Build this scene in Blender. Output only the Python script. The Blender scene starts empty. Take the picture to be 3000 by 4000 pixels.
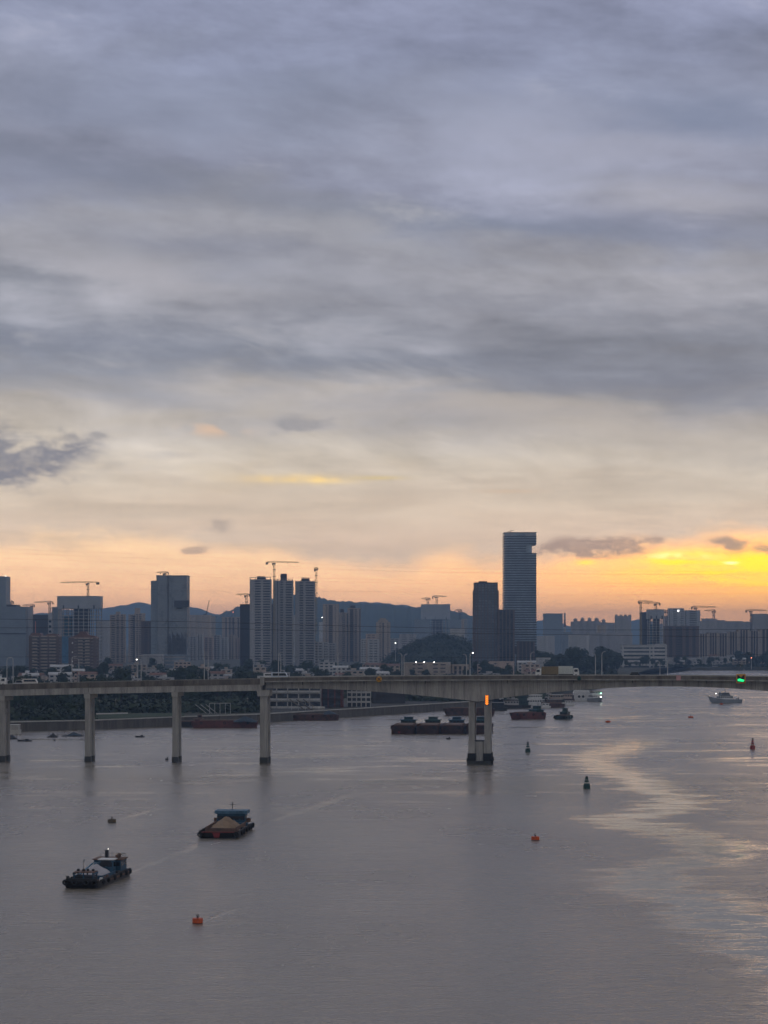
import bpy, bmesh, math, random
from mathutils import Vector, Matrix
random.seed(7)
R = math.radians
F = 9000.0            # focal length in pixels of a 3000 x 4000 frame
H = 43.0              # eye height above the river
HY = 2480.0           # row of the horizon
SC = bpy.context.scene
COL = SC.collection

# ------------------------------------------------------------------ camera
cam_d = bpy.data.cameras.new('camera'); cam = bpy.data.objects.new('camera', cam_d)
COL.objects.link(cam); SC.camera = cam
cam.location = (0, 0, H); cam.rotation_euler = (R(90), 0, 0)
cam_d.sensor_fit = 'HORIZONTAL'; cam_d.sensor_width = 36; cam_d.lens = 36 * F / 3000
cam_d.shift_y = (HY - 2000) / 3000
cam_d.clip_start = 1; cam_d.clip_end = 60000

# ------------------------------------------------------------------ exposure
SC.view_settings.view_transform = 'Standard'; SC.view_settings.look = 'None'
SC.view_settings.exposure = 0.0; SC.view_settings.gamma = 1; SC.view_settings.use_curve_mapping = False
SC.render.engine = 'CYCLES'
SC.cycles.use_denoising = True; SC.cycles.adaptive_threshold = 0.035
SC.cycles.max_bounces = 3; SC.cycles.diffuse_bounces = 1; SC.cycles.glossy_bounces = 2
SC.cycles.transmission_bounces = 2; SC.cycles.volume_bounces = 0; SC.cycles.transparent_max_bounces = 6
SC.cycles.sample_clamp_indirect = 4

def lin(c):
    o = []
    for v in c[:3]:
        v = v / 255.0
        o.append(v / 12.92 if v <= 0.04045 else ((v + 0.055) / 1.055) ** 2.4)
    return (*o, 1.0)

# ------------------------------------------------------------------ small node language
class S:
    def __init__(s, nt, k): s.nt, s.k = nt, k
    def _m(s, op, *o):
        n = s.nt.nodes.new('ShaderNodeMath'); n.operation = op
        for i, v in enumerate((s,) + o):
            if isinstance(v, S): s.nt.links.new(v.k, n.inputs[i])
            else: n.inputs[i].default_value = v
        return S(s.nt, n.outputs[0])
    def __add__(s, o): return s._m('ADD', o)
    __radd__ = __add__
    def __sub__(s, o): return s._m('SUBTRACT', o)
    def __rsub__(s, o): return (s * -1.0) + o
    def __mul__(s, o): return s._m('MULTIPLY', o)
    __rmul__ = __mul__
    def __truediv__(s, o): return s._m('DIVIDE', o)
    def pw(s, o): return s._m('POWER', o)
    def exp(s): return S(s.nt, _unary(s.nt, 'EXPONENT', s))
    def abs(s): return s._m('ABSOLUTE')
    def mx(s, o): return s._m('MAXIMUM', o)
    def mn(s, o): return s._m('MINIMUM', o)
    def ss(s, a, b, lo=0.0, hi=1.0):
        n = s.nt.nodes.new('ShaderNodeMapRange'); n.interpolation_type = 'SMOOTHSTEP'
        s.nt.links.new(s.k, n.inputs[0])
        for i, v in enumerate((a, b, lo, hi)): n.inputs[i + 1].default_value = v
        return S(s.nt, n.outputs[0])
def _unary(nt, op, s):
    n = nt.nodes.new('ShaderNodeMath'); n.operation = op; nt.links.new(s.k, n.inputs[0]); return n.outputs[0]
def comb(nt, x, y, z):
    n = nt.nodes.new('ShaderNodeCombineXYZ')
    for i, v in enumerate((x, y, z)):
        if isinstance(v, S): nt.links.new(v.k, n.inputs[i])
        else: n.inputs[i].default_value = v
    return S(nt, n.outputs[0])
def noise(nt, vec, scale, detail=4, rough=0.5, dist=0.0, col=False):
    n = nt.nodes.new('ShaderNodeTexNoise')
    if vec is not None: nt.links.new(vec.k, n.inputs['Vector'])
    n.inputs['Scale'].default_value = scale; n.inputs['Detail'].default_value = detail
    n.inputs['Roughness'].default_value = rough; n.inputs['Distortion'].default_value = dist
    return S(nt, n.outputs['Color' if col else 'Fac'])
def ramp(nt, fac, stops, interp='LINEAR'):
    n = nt.nodes.new('ShaderNodeValToRGB'); nt.links.new(fac.k, n.inputs[0])
    cr = n.color_ramp; cr.interpolation = interp
    while len(cr.elements) < len(stops): cr.elements.new(0.5)
    for e, (p, c) in zip(cr.elements, sorted(stops)): e.position = p; e.color = c
    return S(nt, n.outputs[0])
def mixc(nt, f, a, b, mode='MIX'):
    n = nt.nodes.new('ShaderNodeMix'); n.data_type = 'RGBA'; n.blend_type = mode
    for idx, v in ((0, f), (6, a), (7, b)):
        if isinstance(v, S): nt.links.new(v.k, n.inputs[idx])
        else: n.inputs[idx].default_value = v
    return S(nt, n.outputs[2])
def curve(nt, x, pts):
    n = nt.nodes.new('ShaderNodeFloatCurve'); nt.links.new(x.k, n.inputs['Value'])
    c = n.mapping.curves[0]
    while len(c.points) < len(pts): c.points.new(0.5, 0.5)
    for p, (a, b) in zip(c.points, pts): p.location = (a, b)
    n.mapping.update()
    return S(nt, n.outputs[0])

# ------------------------------------------------------------------ sky
SUN_AZ, SUN_EL = math.atan(1800 / F), R(2.0)
world = bpy.data.worlds.new('World'); SC.world = world; world.use_nodes = True
world.cycles.sampling_method = 'MANUAL'; world.cycles.sample_map_resolution = 256
nt = world.node_tree; nt.nodes.clear()
tc = nt.nodes.new('ShaderNodeTexCoord')
sep = nt.nodes.new('ShaderNodeSeparateXYZ'); nt.links.new(tc.outputs['Generated'], sep.inputs[0])
dx, dy, dz = (S(nt, sep.outputs[i]) for i in range(3))
hyp = (dx * dx + dy * dy + 1e-6).pw(0.5)
el = (dz / hyp).mx(0.0).mn(4.0)              # tangent of the elevation
phi = dx._m('ARCTAN2', dy)                   # azimuth from the line of sight up the river
h = el * F                                   # height above the horizon
px = phi * F + 1500.0
den = el + 0.07
pl = comb(nt, dx / hyp / den, dy / hyp / den, 0.0)        # cloud deck seen in perspective
big = noise(nt, pl, 0.75, 2, 0.5)
mid = noise(nt, pl, 2.1, 3, 0.55)
fine = noise(nt, comb(nt, dx / hyp / den + (mid - .5) * .25, dy / hyp / den + (big - .5) * .3, 0.0), 6.0, 3, 0.6)
loc = comb(nt, phi * (F / 420.0), el * (F / 210.0), 3.7)
lump = noise(nt, loc, 1.0, 3, 0.55)
lump2 = noise(nt, loc, 2.6, 2, 0.6)
# the deck: height in the sky, bent by the large rolls of cloud, sets its tone
amp = h.ss(350, 1500, 0.12, 1.0)
hw = h + (px - 1500.0) * 0.05 * h.ss(500, 1100) + (big - 0.5) * 900.0 * amp + (mid - 0.5) * 620.0 * amp + (fine - 0.5) * 130.0 * amp
st = [(0.00, (240, 208, 178)), (0.14, (233, 204, 178)), (0.20, (222, 203, 180)), (0.26, (216, 204, 188)), (0.31, (200, 191, 182)), (0.35, (170, 167, 169)),
      (0.40, (141, 144, 155)), (0.445, (143, 146, 157)), (0.50, (160, 160, 169)), (0.56, (173, 172, 179)), (0.61, (152, 154, 167)),
      (0.66, (138, 142, 162)), (0.72, (157, 160, 178)), (0.79, (158, 162, 183)), (0.88, (139, 146, 171)), (0.97, (150, 155, 181))]
deck = ramp(nt, hw / 2600.0, [(p, lin(c)) for p, c in st], 'B_SPLINE')
mott = noise(nt, comb(nt, phi * (F / 720.0) + (big - .5) * 1.5, el * (F / 290.0) + phi * (F / 2600.0), 8.2), 1.0, 5, 0.64, 0.0)
tone = 1.0 + (mid - 0.5) * 0.65 * h.ss(200, 1200, 0.45, 1.0) + (fine - 0.5) * 0.24 + (mott - 0.5) * h.ss(250, 800, 0.3, 1.2) + h.ss(350, 950, .16, 0.0)
# sun side: warm under the edge of the deck, greyer away from it
toward = (dx * math.sin(SUN_AZ) + dy * math.cos(SUN_AZ)) / hyp
warm = toward.ss(0.25, 0.93)
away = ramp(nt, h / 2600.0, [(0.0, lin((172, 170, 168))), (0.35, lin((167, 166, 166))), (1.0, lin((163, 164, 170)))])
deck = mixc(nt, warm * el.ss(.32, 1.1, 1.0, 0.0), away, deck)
# clear band under the deck
edge = curve(nt, (px / 3000.0).mx(0.0).mn(1.0), [(0, .375), (.12, .39), (.24, .365), (.34, .345), (.46, .285), (.53, .29), (.58, .325), (.64, .29), (.70, .31), (.80, .36), (1, .385)]) * 1000.0
edge = edge + (lump - 0.5) * 150.0 + (lump2 - 0.5) * 70.0
band = (edge - h + (mott - .5) * 90.0).ss(-45, 75) * warm
bcol = ramp(nt, h / 500.0, [(0.0, (1.95, .92, .40, 1)), (0.22, (1.75, .91, .42, 1)), (0.5, (1.38, .84, .45, 1)), (0.8, (1.14, .78, .45, 1)), (1.0, (0.95, .70, .44, 1))])
skyc = mixc(nt, band, deck, bcol)
vm = nt.nodes.new('ShaderNodeVectorMath'); vm.operation = 'SCALE'
nt.links.new(skyc.k, vm.inputs[0]); nt.links.new(tone.k, vm.inputs['Scale']); skyc = S(nt, vm.outputs[0])
# the glow where the sun stands behind thin cloud
def gauss(cx, cy, sx, sy):
    a = (px - cx) / sx; b = (h - cy) / sy
    return (a * a * -1.0 - b * b).exp()
skyc = mixc(nt, gauss(3050, 190, 1050, 270) * 0.95 * band, skyc, (2.3, 1.0, .22, 1))
gl = gauss(3080, 250, 500, 64) * 1.1 * (0.35 + lump.ss(0.32, 0.6) * 0.9) + gauss(2640, 296, 110, 24) * lump2.ss(0.34, .56) * 0.9 + gauss(2285, 284, 34, 10) * .55
glint = noise(nt, comb(nt, phi * (F / 330.0), el * (F / 34.0), 1.3), 1.0, 3, .6)
gl = gl * band.mx(0.25) * glint.ss(.30, .60, .5, 1.35)
skyc = mixc(nt, gl.mn(1.0), skyc, (2.7, 1.45, 0.01, 1))
skyc = mixc(nt, (gauss(2660, 306, 95, 11) * lump2.ss(.42, .6) + gauss(2845, 278, 26, 6) * .8).mn(1.0), skyc, (2.6, 2.1, 1.0, 1))
# slit of light higher up, and rosy cloud edges
skyc = mixc(nt, gauss(1170, 608, 170, 17) * (.35 + lump2.ss(.35, .6) * .65), skyc, (1.5, 1.02, .28, 1))
skyc = mixc(nt, gauss(1480, 613, 90, 7) * .7, skyc, lin((250, 222, 140)))
skyc = mixc(nt, gauss(1990, 560, 120, 7) * .5, skyc, lin((243, 205, 165)))
skyc = mixc(nt, gauss(840, 800, 110, 26) * lump2.ss(.45, .62) * .7, skyc, lin((243, 205, 170)))
skyc = mixc(nt, gauss(600, 660, 900, 130) * lump.ss(.5, .7) * .35, skyc, lin((236, 214, 178)))
# long rolls in the deck, some dark, some lit
def roll(cx, y, sx, sy, slope, k, c):
    global skyc
    a = (px - cx + (big - 0.5) * (sx * 1.6)) / sx; b = (h - (HY - y) + (px - cx) * slope + (mid - 0.5) * (sy * 3.2) + (fine - 0.5) * (sy * 1.6)) / sy
    skyc = mixc(nt, (a * a * -1.0 - b * b).exp() * k, skyc, lin(c))
for r_ in ((900, 330, 1500, 130, .03, .35, (130, 139, 160)), (1500, 1130, 900, 60, .1, .35, (138, 142, 156)), (600, 470, 900, 130, .04, .45, (128, 137, 160)), (2760, 470, 420, 110, .12, .75, (126, 136, 160)), (1980, 470, 380, 130, .22, .5, (168, 172, 192)), (2500, 610, 480, 70, .03, .55, (172, 174, 192)),
           (350, 690, 950, 75, .14, .55, (128, 134, 152)), (1950, 880, 950, 58, .05, .5, (122, 132, 152)), (750, 960, 620, 58, .10, .5, (134, 139, 157)), (480, 1070, 460, 62, .13, .6, (184, 181, 187)),
           (1550, 955, 520, 46, .14, .5, (172, 173, 182)), (2750, 800, 420, 60, .1, .5, (180, 177, 182)), (1250, 1420, 800, 66, .05, .3, (118, 126, 142)), (2600, 1500, 750, 80, .05, .45, (122, 126, 140)),
           (200, 1330, 600, 70, .0, .4, (122, 128, 146)), (1750, 1585, 620, 46, .07, .5, (190, 182, 178)), (2420, 1690, 520, 52, .16, .5, (198, 188, 178)), (1500, 1900, 1400, 46, .0, .35, (196, 178, 160)), (700, 1990, 700, 30, .0, .35, (196, 178, 158))):
    roll(*r_)
skyc = mixc(nt, mott.ss(.56, .74) * (1.0 - mid.ss(.35, .65)) * h.ss(450, 700, 0.0, .42), skyc, lin((196, 192, 194)))
# separate low clouds
wisp = noise(nt, loc, 5.5, 3, 0.68)
def puff(cx, cy, sx, sy, k, c, lo=.08, hi=.75):
    global skyc
    a = (px - cx + (lump2 - 0.5) * (sx * 2.2) + (wisp - .5) * (sx * 1.1)) / sx; b = (h - cy + (lump - 0.5) * (sy * 3.0) + (lump2 - 0.5) * (sy * 1.8) + (wisp - .5) * (sy * 1.6)) / sy
    g = (a * a * -1.0 - b * b).exp().ss(lo * .4, hi * 1.15)
    skyc = mixc(nt, g * k * wisp.ss(.15, .6, .55, 1.0), skyc, lin(c))
puff(60, 670, 300, 115, .9, (130, 131, 143), .15, .8)
puff(395, 770, 50, 20, .7, (150, 148, 152))
puff(1190, 835, 105, 34, .6, (146, 145, 152))
puff(840, 408, 60, 28, .7, (190, 172, 158)); puff(760, 330, 60, 15, .7, (196, 168, 150))
puff(2330, 338, 260, 34, .9, (190, 160, 142), .12, .6)
puff(2835, 358, 75, 34, .85, (182, 158, 142)); puff(2985, 346, 60, 28, .8, (184, 158, 142))
# thin clear air behind the cloud, from the physical sky model
sky = nt.nodes.new('ShaderNodeTexSky'); sky.sky_type = 'NISHITA'; sky.sun_disc = False
sky.sun_elevation = SUN_EL; sky.sun_rotation = SUN_AZ
skyc = mixc(nt, 0.0008, skyc, S(nt, sky.outputs[0]), 'ADD')
bg = nt.nodes.new('ShaderNodeBackground'); nt.links.new(skyc.k, bg.inputs[0]); bg.inputs[1].default_value = 1.0
wo = nt.nodes.new('ShaderNodeOutputWorld'); nt.links.new(bg.outputs[0], wo.inputs[0])

# ------------------------------------------------------------------ sun behind cloud
sd = bpy.data.lights.new('sun', 'SUN'); sun = bpy.data.objects.new('sun', sd); COL.objects.link(sun)
sd.energy = 0.015; sd.angle = R(6); sd.color = (1.0, 0.66, 0.42)
sun.rotation_euler = (R(90) - SUN_EL, 0, math.pi - SUN_AZ)
sun.location = (300, 2000, 400)
# ------------------------------------------------------------------ materials
MATS = {}
def mat(name, c, rough=0.75, var=0.25, scale=0.4, metal=0.0, streak=False, spec=0.35, c2=None, emit=0.0):
    if name in MATS: return MATS[name]
    m = bpy.data.materials.new(name); m.use_nodes = True; t = m.node_tree
    b = t.nodes['Principled BSDF']
    co = t.nodes.new('ShaderNodeTexCoord'); v = S(t, co.outputs['Object'])
    if streak:
        mp = t.nodes.new('ShaderNodeMapping'); t.links.new(v.k, mp.inputs[0]); mp.inputs['Scale'].default_value = (1, 1, 0.12)
        v = S(t, mp.outputs[0])
    n1 = noise(t, v, scale, 5, 0.62)
    n2 = noise(t, v, scale * 7.3, 3, 0.6)
    f = (n1 * 0.7 + n2 * 0.3).ss(0.3, 0.7)
    lo = tuple(x * (1 - var) for x in c[:3]) + (1,) if c2 is None else tuple(c2[:3]) + (1,)
    hi = tuple(min(1, x * (1 + var)) for x in c[:3]) + (1,)
    k = mixc(t, f, lo, hi)
    t.links.new(k.k, b.inputs['Base Color'])
    rr = f * 0.2 + (rough - 0.1); t.links.new(rr.k, b.inputs['Roughness'])
    b.inputs['Metallic'].default_value = metal; b.inputs['Specular IOR Level'].default_value = spec
    if emit:
        t.links.new(k.k, b.inputs['Emission Color']); b.inputs['Emission Strength'].default_value = emit
    MATS[name] = m
    return m
def lamp_mat(name, c, strength):
    return mat(name, c, 0.4, 0.04, 0.5, emit=strength)

concrete = mat('concrete', (0.31, 0.295, 0.275), .85, .42, .35, streak=True)
concrete_dirty = mat('dirty_concrete', (0.13, 0.115, 0.10), .9, .55, .4, streak=True)
concrete_pale = mat('pale_concrete', (0.40, 0.385, 0.36), .85, .2, .2, streak=True)
concrete_wet = mat('wet_concrete', (0.035, 0.036, 0.032), .6, .4, .5)
stone_wall = mat('river_wall_stone', (0.105, 0.095, 0.085), .9, .4, .3, streak=True)
asphalt = mat('asphalt', (0.05, 0.05, 0.05), .9, .25, .4)
steel_grey = mat('galvanised_steel', (0.44, 0.44, 0.45), .5, .12, 1.0, .0)
dark_steel = mat('dark_steel', (0.05, 0.05, 0.055), .6, .3, 1.0, .2)
crane_yellow = mat('crane_paint', (0.32, 0.24, 0.10), .6, .3, .6)
crane_dark = mat('crane_dark', (0.06, 0.055, 0.05), .7, .3, .6)
glass_dark = mat('dark_window_glass', (0.02, 0.025, 0.034), .25, .3, .15, spec=.5)
glass_blue = mat('blue_curtain_glass', (0.25, 0.31, 0.38), .22, .25, .05, spec=.6)
glass_dim = mat('dim_curtain_glass', (0.13, 0.155, 0.19), .25, .25, .05, spec=.55)
glass_grey = mat('grey_curtain_glass', (0.19, 0.21, 0.235), .3, .2, .05, spec=.6)
wall_grey = mat('grey_render', (0.34, 0.33, 0.335), .85, .2, .08, streak=True)
wall_tan = mat('tan_render', (0.36, 0.30, 0.25), .85, .2, .08, streak=True)
wall_brown = mat('brown_tile', (0.125, 0.09, 0.08), .8, .25, .1, streak=True)
wall_white = mat('white_render', (0.44, 0.43, 0.42), .85, .15, .1, streak=True)
wall_pink = mat('pink_render', (0.42, 0.33, 0.28), .85, .2, .1, streak=True)
wall_dark = mat('dark_render', (0.055, 0.05, 0.052), .85, .25, .1, streak=True)
wall_blue = mat('blue_grey_panel', (0.20, 0.235, 0.275), .6, .15, .06)
net_blue = mat('blue_safety_net', (0.05, 0.14, 0.24), .8, .4, .4)
screen_grey = mat('grey_climbing_screen', (0.33, 0.345, 0.37), .7, .12, .1)
roof_red = mat('red_tile_roof', (0.16, 0.085, 0.065), .85, .3, .3)
roof_grey = mat('grey_sheet_roof', (0.30, 0.31, 0.33), .7, .25, .2)
roof_white = mat('pale_sheet_roof', (0.40, 0.40, 0.41), .7, .15, .2)
hull_black = mat('black_hull_paint', (0.022, 0.022, 0.024), .6, .5, .6)
hull_rust = mat('rusty_hull', (0.075, 0.036, 0.03), .8, .5, .35, c2=(0.02, 0.016, 0.016))
hull_red = mat('red_lead_hull', (0.12, 0.035, 0.028), .75, .4, .3, c2=(0.045, 0.022, 0.02))
hull_green = mat('dark_green_hull', (0.02, 0.05, 0.045), .6, .35, .5)
hull_navy = mat('grey_ship_paint', (0.22, 0.24, 0.27), .55, .15, .3)
boat_white = mat('white_boat_paint', (0.62, 0.62, 0.62), .55, .15, .5)
boat_blue = mat('blue_boat_paint', (0.018, 0.07, 0.125), .6, .4, .7)
boat_lblue = mat('light_blue_roof_paint', (0.06, 0.13, 0.20), .6, .35, .6)
boat_teal = mat('teal_boat_paint', (0.016, 0.065, 0.062), .6, .35, .6)
boat_brown = mat('rusty_deck', (0.15, 0.085, 0.06), .85, .45, .6, c2=(.06, .045, .04))
tarp_blue = mat('blue_tarpaulin', (0.03, 0.05, 0.075), .6, .4, .5)
sand = mat('sand_heap', (0.22, 0.155, 0.105), .95, .2, .5)
gravel = mat('pale_gravel_heap', (0.36, 0.35, 0.38), .95, .15, .6)
rubber = mat('tyre_rubber', (0.012, 0.012, 0.013), .8, .3, 1.)
orange_paint = mat('orange_buoy_paint', (0.52, 0.085, 0.02), .5, .2, .8)
red_paint = mat('red_buoy_paint', (0.24, 0.022, 0.02), .5, .25, .8)
green_paint = mat('green_buoy_paint', (0.008, 0.045, 0.04), .5, .3, .8)
ochre_paint = mat('worn_buoy_paint', (0.10, 0.075, 0.045), .7, .4, .8)
white_paint = mat('white_paint', (0.75, 0.74, 0.72), .6, .1, .8)
yellow_paint = mat('yellow_sign_paint', (0.62, 0.30, 0.03), .5, .15, 1.)
pink_paint = mat('pink_sign_paint', (0.52, 0.30, 0.31), .6, .15, 1.)
black_paint = mat('black_sign_paint', (0.012, 0.012, 0.012), .5, .2, 1.)
cable_mat = mat('power_cable', (0.03, 0.03, 0.033), .6, .2, 1.)
grass_mat = mat('grass', (0.03, 0.05, 0.022), .95, .4, .2)
earth = mat('bare_earth', (0.06, 0.055, 0.042), .95, .35, .02, c2=(0.025, 0.032, 0.02))
bark = mat('bark', (0.05, 0.038, 0.028), .95, .3, .6)
leaf_a = mat('dark_foliage', (0.026, 0.040, 0.021), .8, .55, .35)
leaf_b = mat('green_foliage', (0.034, 0.054, 0.024), .8, .5, .35)
wood_far = mat('wooded_slope', (0.035, 0.048, 0.026), .95, .4, .02)
lamp_white = lamp_mat('lit_lamp_white', (1.0, 0.93, 0.85), 14)
lamp_orange = lamp_mat('lit_lamp_orange', (1.0, 0.23, 0.02), 3)
lamp_green = lamp_mat('lit_lamp_green', (0.02, 1.0, 0.28), 1.1)
lamp_red = lamp_mat('lit_lamp_red', (1.0, 0.25, 0.12), 6)

# ------------------------------------------------------------------ mesh helpers
class MB:
    def __init__(s): s.v, s.f = [], []
    def add(s, vs, fs):
        n = len(s.v); s.v += [tuple(p) for p in vs]; s.f += [tuple(i + n for i in f) for f in fs]; return s
    def bx(s, x0, x1, y0, y1, z0, z1):
        return s.add([(x0, y0, z0), (x1, y0, z0), (x1, y1, z0), (x0, y1, z0), (x0, y0, z1), (x1, y0, z1), (x1, y1, z1), (x0, y1, z1)],
                     [(0, 3, 2, 1), (4, 5, 6, 7), (0, 1, 5, 4), (1, 2, 6, 5), (2, 3, 7, 6), (3, 0, 4, 7)])
    def cx(s, cx, cy, z0, w, d, hh): return s.bx(cx - w / 2, cx + w / 2, cy - d / 2, cy + d / 2, z0, z0 + hh)
    def bar(s, p, q, w, w2=None):
        p, q = Vector(p), Vector(q); a = (q - p).normalized()
        u = a.cross(Vector((0, 0, 1)));
        if u.length < 1e-3: u = Vector((1, 0, 0))
        u.normalize(); v = a.cross(u); w2 = w2 or w
        vs = [p + u * i * w / 2 + v * j * w / 2 for i, j in ((-1, -1), (1, -1), (1, 1), (-1, 1))] + \
             [q + u * i * w2 / 2 + v * j * w2 / 2 for i, j in ((-1, -1), (1, -1), (1, 1), (-1, 1))]
        return s.add(vs, [(0, 3, 2, 1), (4, 5, 6, 7), (0, 1, 5, 4), (1, 2, 6, 5), (2, 3, 7, 6), (3, 0, 4, 7)])
    def tube(s, pts, r, n=6):
        rs = r if isinstance(r, (list, tuple)) else [r] * len(pts)
        pts = [Vector(p) for p in pts]; vs = []; fs = []
        for i, p in enumerate(pts):
            a = (pts[min(i + 1, len(pts) - 1)] - pts[max(i - 1, 0)]).normalized()
            u = a.cross(Vector((0, 0, 1)))
            if u.length < 1e-3: u = Vector((1, 0, 0))
            u.normalize(); v = a.cross(u)
            vs += [p + (u * math.cos(2 * math.pi * k / n) + v * math.sin(2 * math.pi * k / n)) * rs[i] for k in range(n)]
        for i in range(len(pts) - 1):
            fs += [(i * n + k, i * n + (k + 1) % n, (i + 1) * n + (k + 1) % n, (i + 1) * n + k) for k in range(n)]
        fs += [tuple(range(n))[::-1], tuple((len(pts) - 1) * n + k for k in range(n))]
        return s.add(vs, fs)
    def lathe(s, prof, n=16, c=(0, 0, 0)):
        vs = []; fs = []
        for r, z in prof: vs += [(c[0] + r * math.cos(2 * math.pi * k / n), c[1] + r * math.sin(2 * math.pi * k / n), c[2] + z) for k in range(n)]
        for i in range(len(prof) - 1):
            fs += [(i * n + k, i * n + (k + 1) % n, (i + 1) * n + (k + 1) % n, (i + 1) * n + k) for k in range(n)]
        fs += [tuple(range(n))[::-1], tuple((len(prof) - 1) * n + k for k in range(n))]
        return s.add(vs, fs)
    def prism(s, poly, y0, y1):                      # outline in x, z pushed along y
        n = len(poly)
        vs = [(x, y0, z) for x, z in poly] + [(x, y1, z) for x, z in poly]
        return s.add(vs, [tuple(range(n)), tuple(range(2 * n - 1, n - 1, -1))] + [(i, i + n, (i + 1) % n + n, (i + 1) % n) for i in range(n)])
    def flat(s, poly, z0, z1):                       # outline in x, y pushed along z
        n = len(poly)
        vs = [(x, y, z0) for x, y in poly] + [(x, y, z1) for x, y in poly]
        return s.add(vs, [tuple(range(n))[::-1], tuple(range(n, 2 * n))] + [(i, (i + 1) % n, (i + 1) % n + n, i + n) for i in range(n)])
    def torus(s, c, R0, r, axis='y', n=12, k=6):
        vs = []; fs = []
        for i in range(n):
            a = 2 * math.pi * i / n
            for j in range(k):
                b = 2 * math.pi * j / k; rr = R0 + r * math.cos(b); o = r * math.sin(b)
                p = (rr * math.cos(a), o, rr * math.sin(a)) if axis == 'y' else (o, rr * math.cos(a), rr * math.sin(a))
                vs.append((c[0] + p[0], c[1] + p[1], c[2] + p[2]))
        for i in range(n):
            for j in range(k):
                fs.append((i * k + j, ((i + 1) % n) * k + j, ((i + 1) % n) * k + (j + 1) % k, i * k + (j + 1) % k))
        return s.add(vs, fs)
    def mesh(s, name):
        me = bpy.data.meshes.new(name); me.from_pydata(s.v, [], s.f); me.update()
        bm = bmesh.new(); bm.from_mesh(me); bmesh.ops.recalc_face_normals(bm, faces=bm.faces); bm.to_mesh(me); bm.free()
        return me
    def build(s, name, m, parent=None, loc=None, rz=0, smooth=False, kind=None):
        me = s.mesh(name); me.materials.append(m)
        if smooth:
            for p in me.polygons: p.use_smooth = True
        return link(name, me, parent, loc, rz, kind)
def link(name, me, parent=None, loc=None, rz=0, kind=None):
    o = bpy.data.objects.new(name, me); COL.objects.link(o); o.parent = parent
    if loc is not None: o.location = loc
    if rz: o.rotation_euler = (0, 0, rz)
    if kind: o['kind'] = kind
    return o
def tag(o, label, cat, group=None):
    o['label'] = label; o['category'] = cat
    if group: o['group'] = group
    return o
def thing(name, label, cat, loc=(0, 0, 0), rz=0.0, group=None):
    o = bpy.data.objects.new(name, None); COL.objects.link(o); o.location = loc; o.rotation_euler = (0, 0, rz)
    o.empty_display_size = 1
    return tag(o, label, cat, group)
def copy_tree(o, parent=None):
    c = o.copy(); COL.objects.link(c); c.parent = parent
    for ch in o.children: copy_tree(ch, c)
    return c
def X(pxx, d): return (pxx - 1500) / F * d
def Z(py, d): return H + (HY - py) / F * d
def DW(py, z=0.0): return (H - z) * F / (py - HY)         # distance of a point at height z seen on a row

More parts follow.
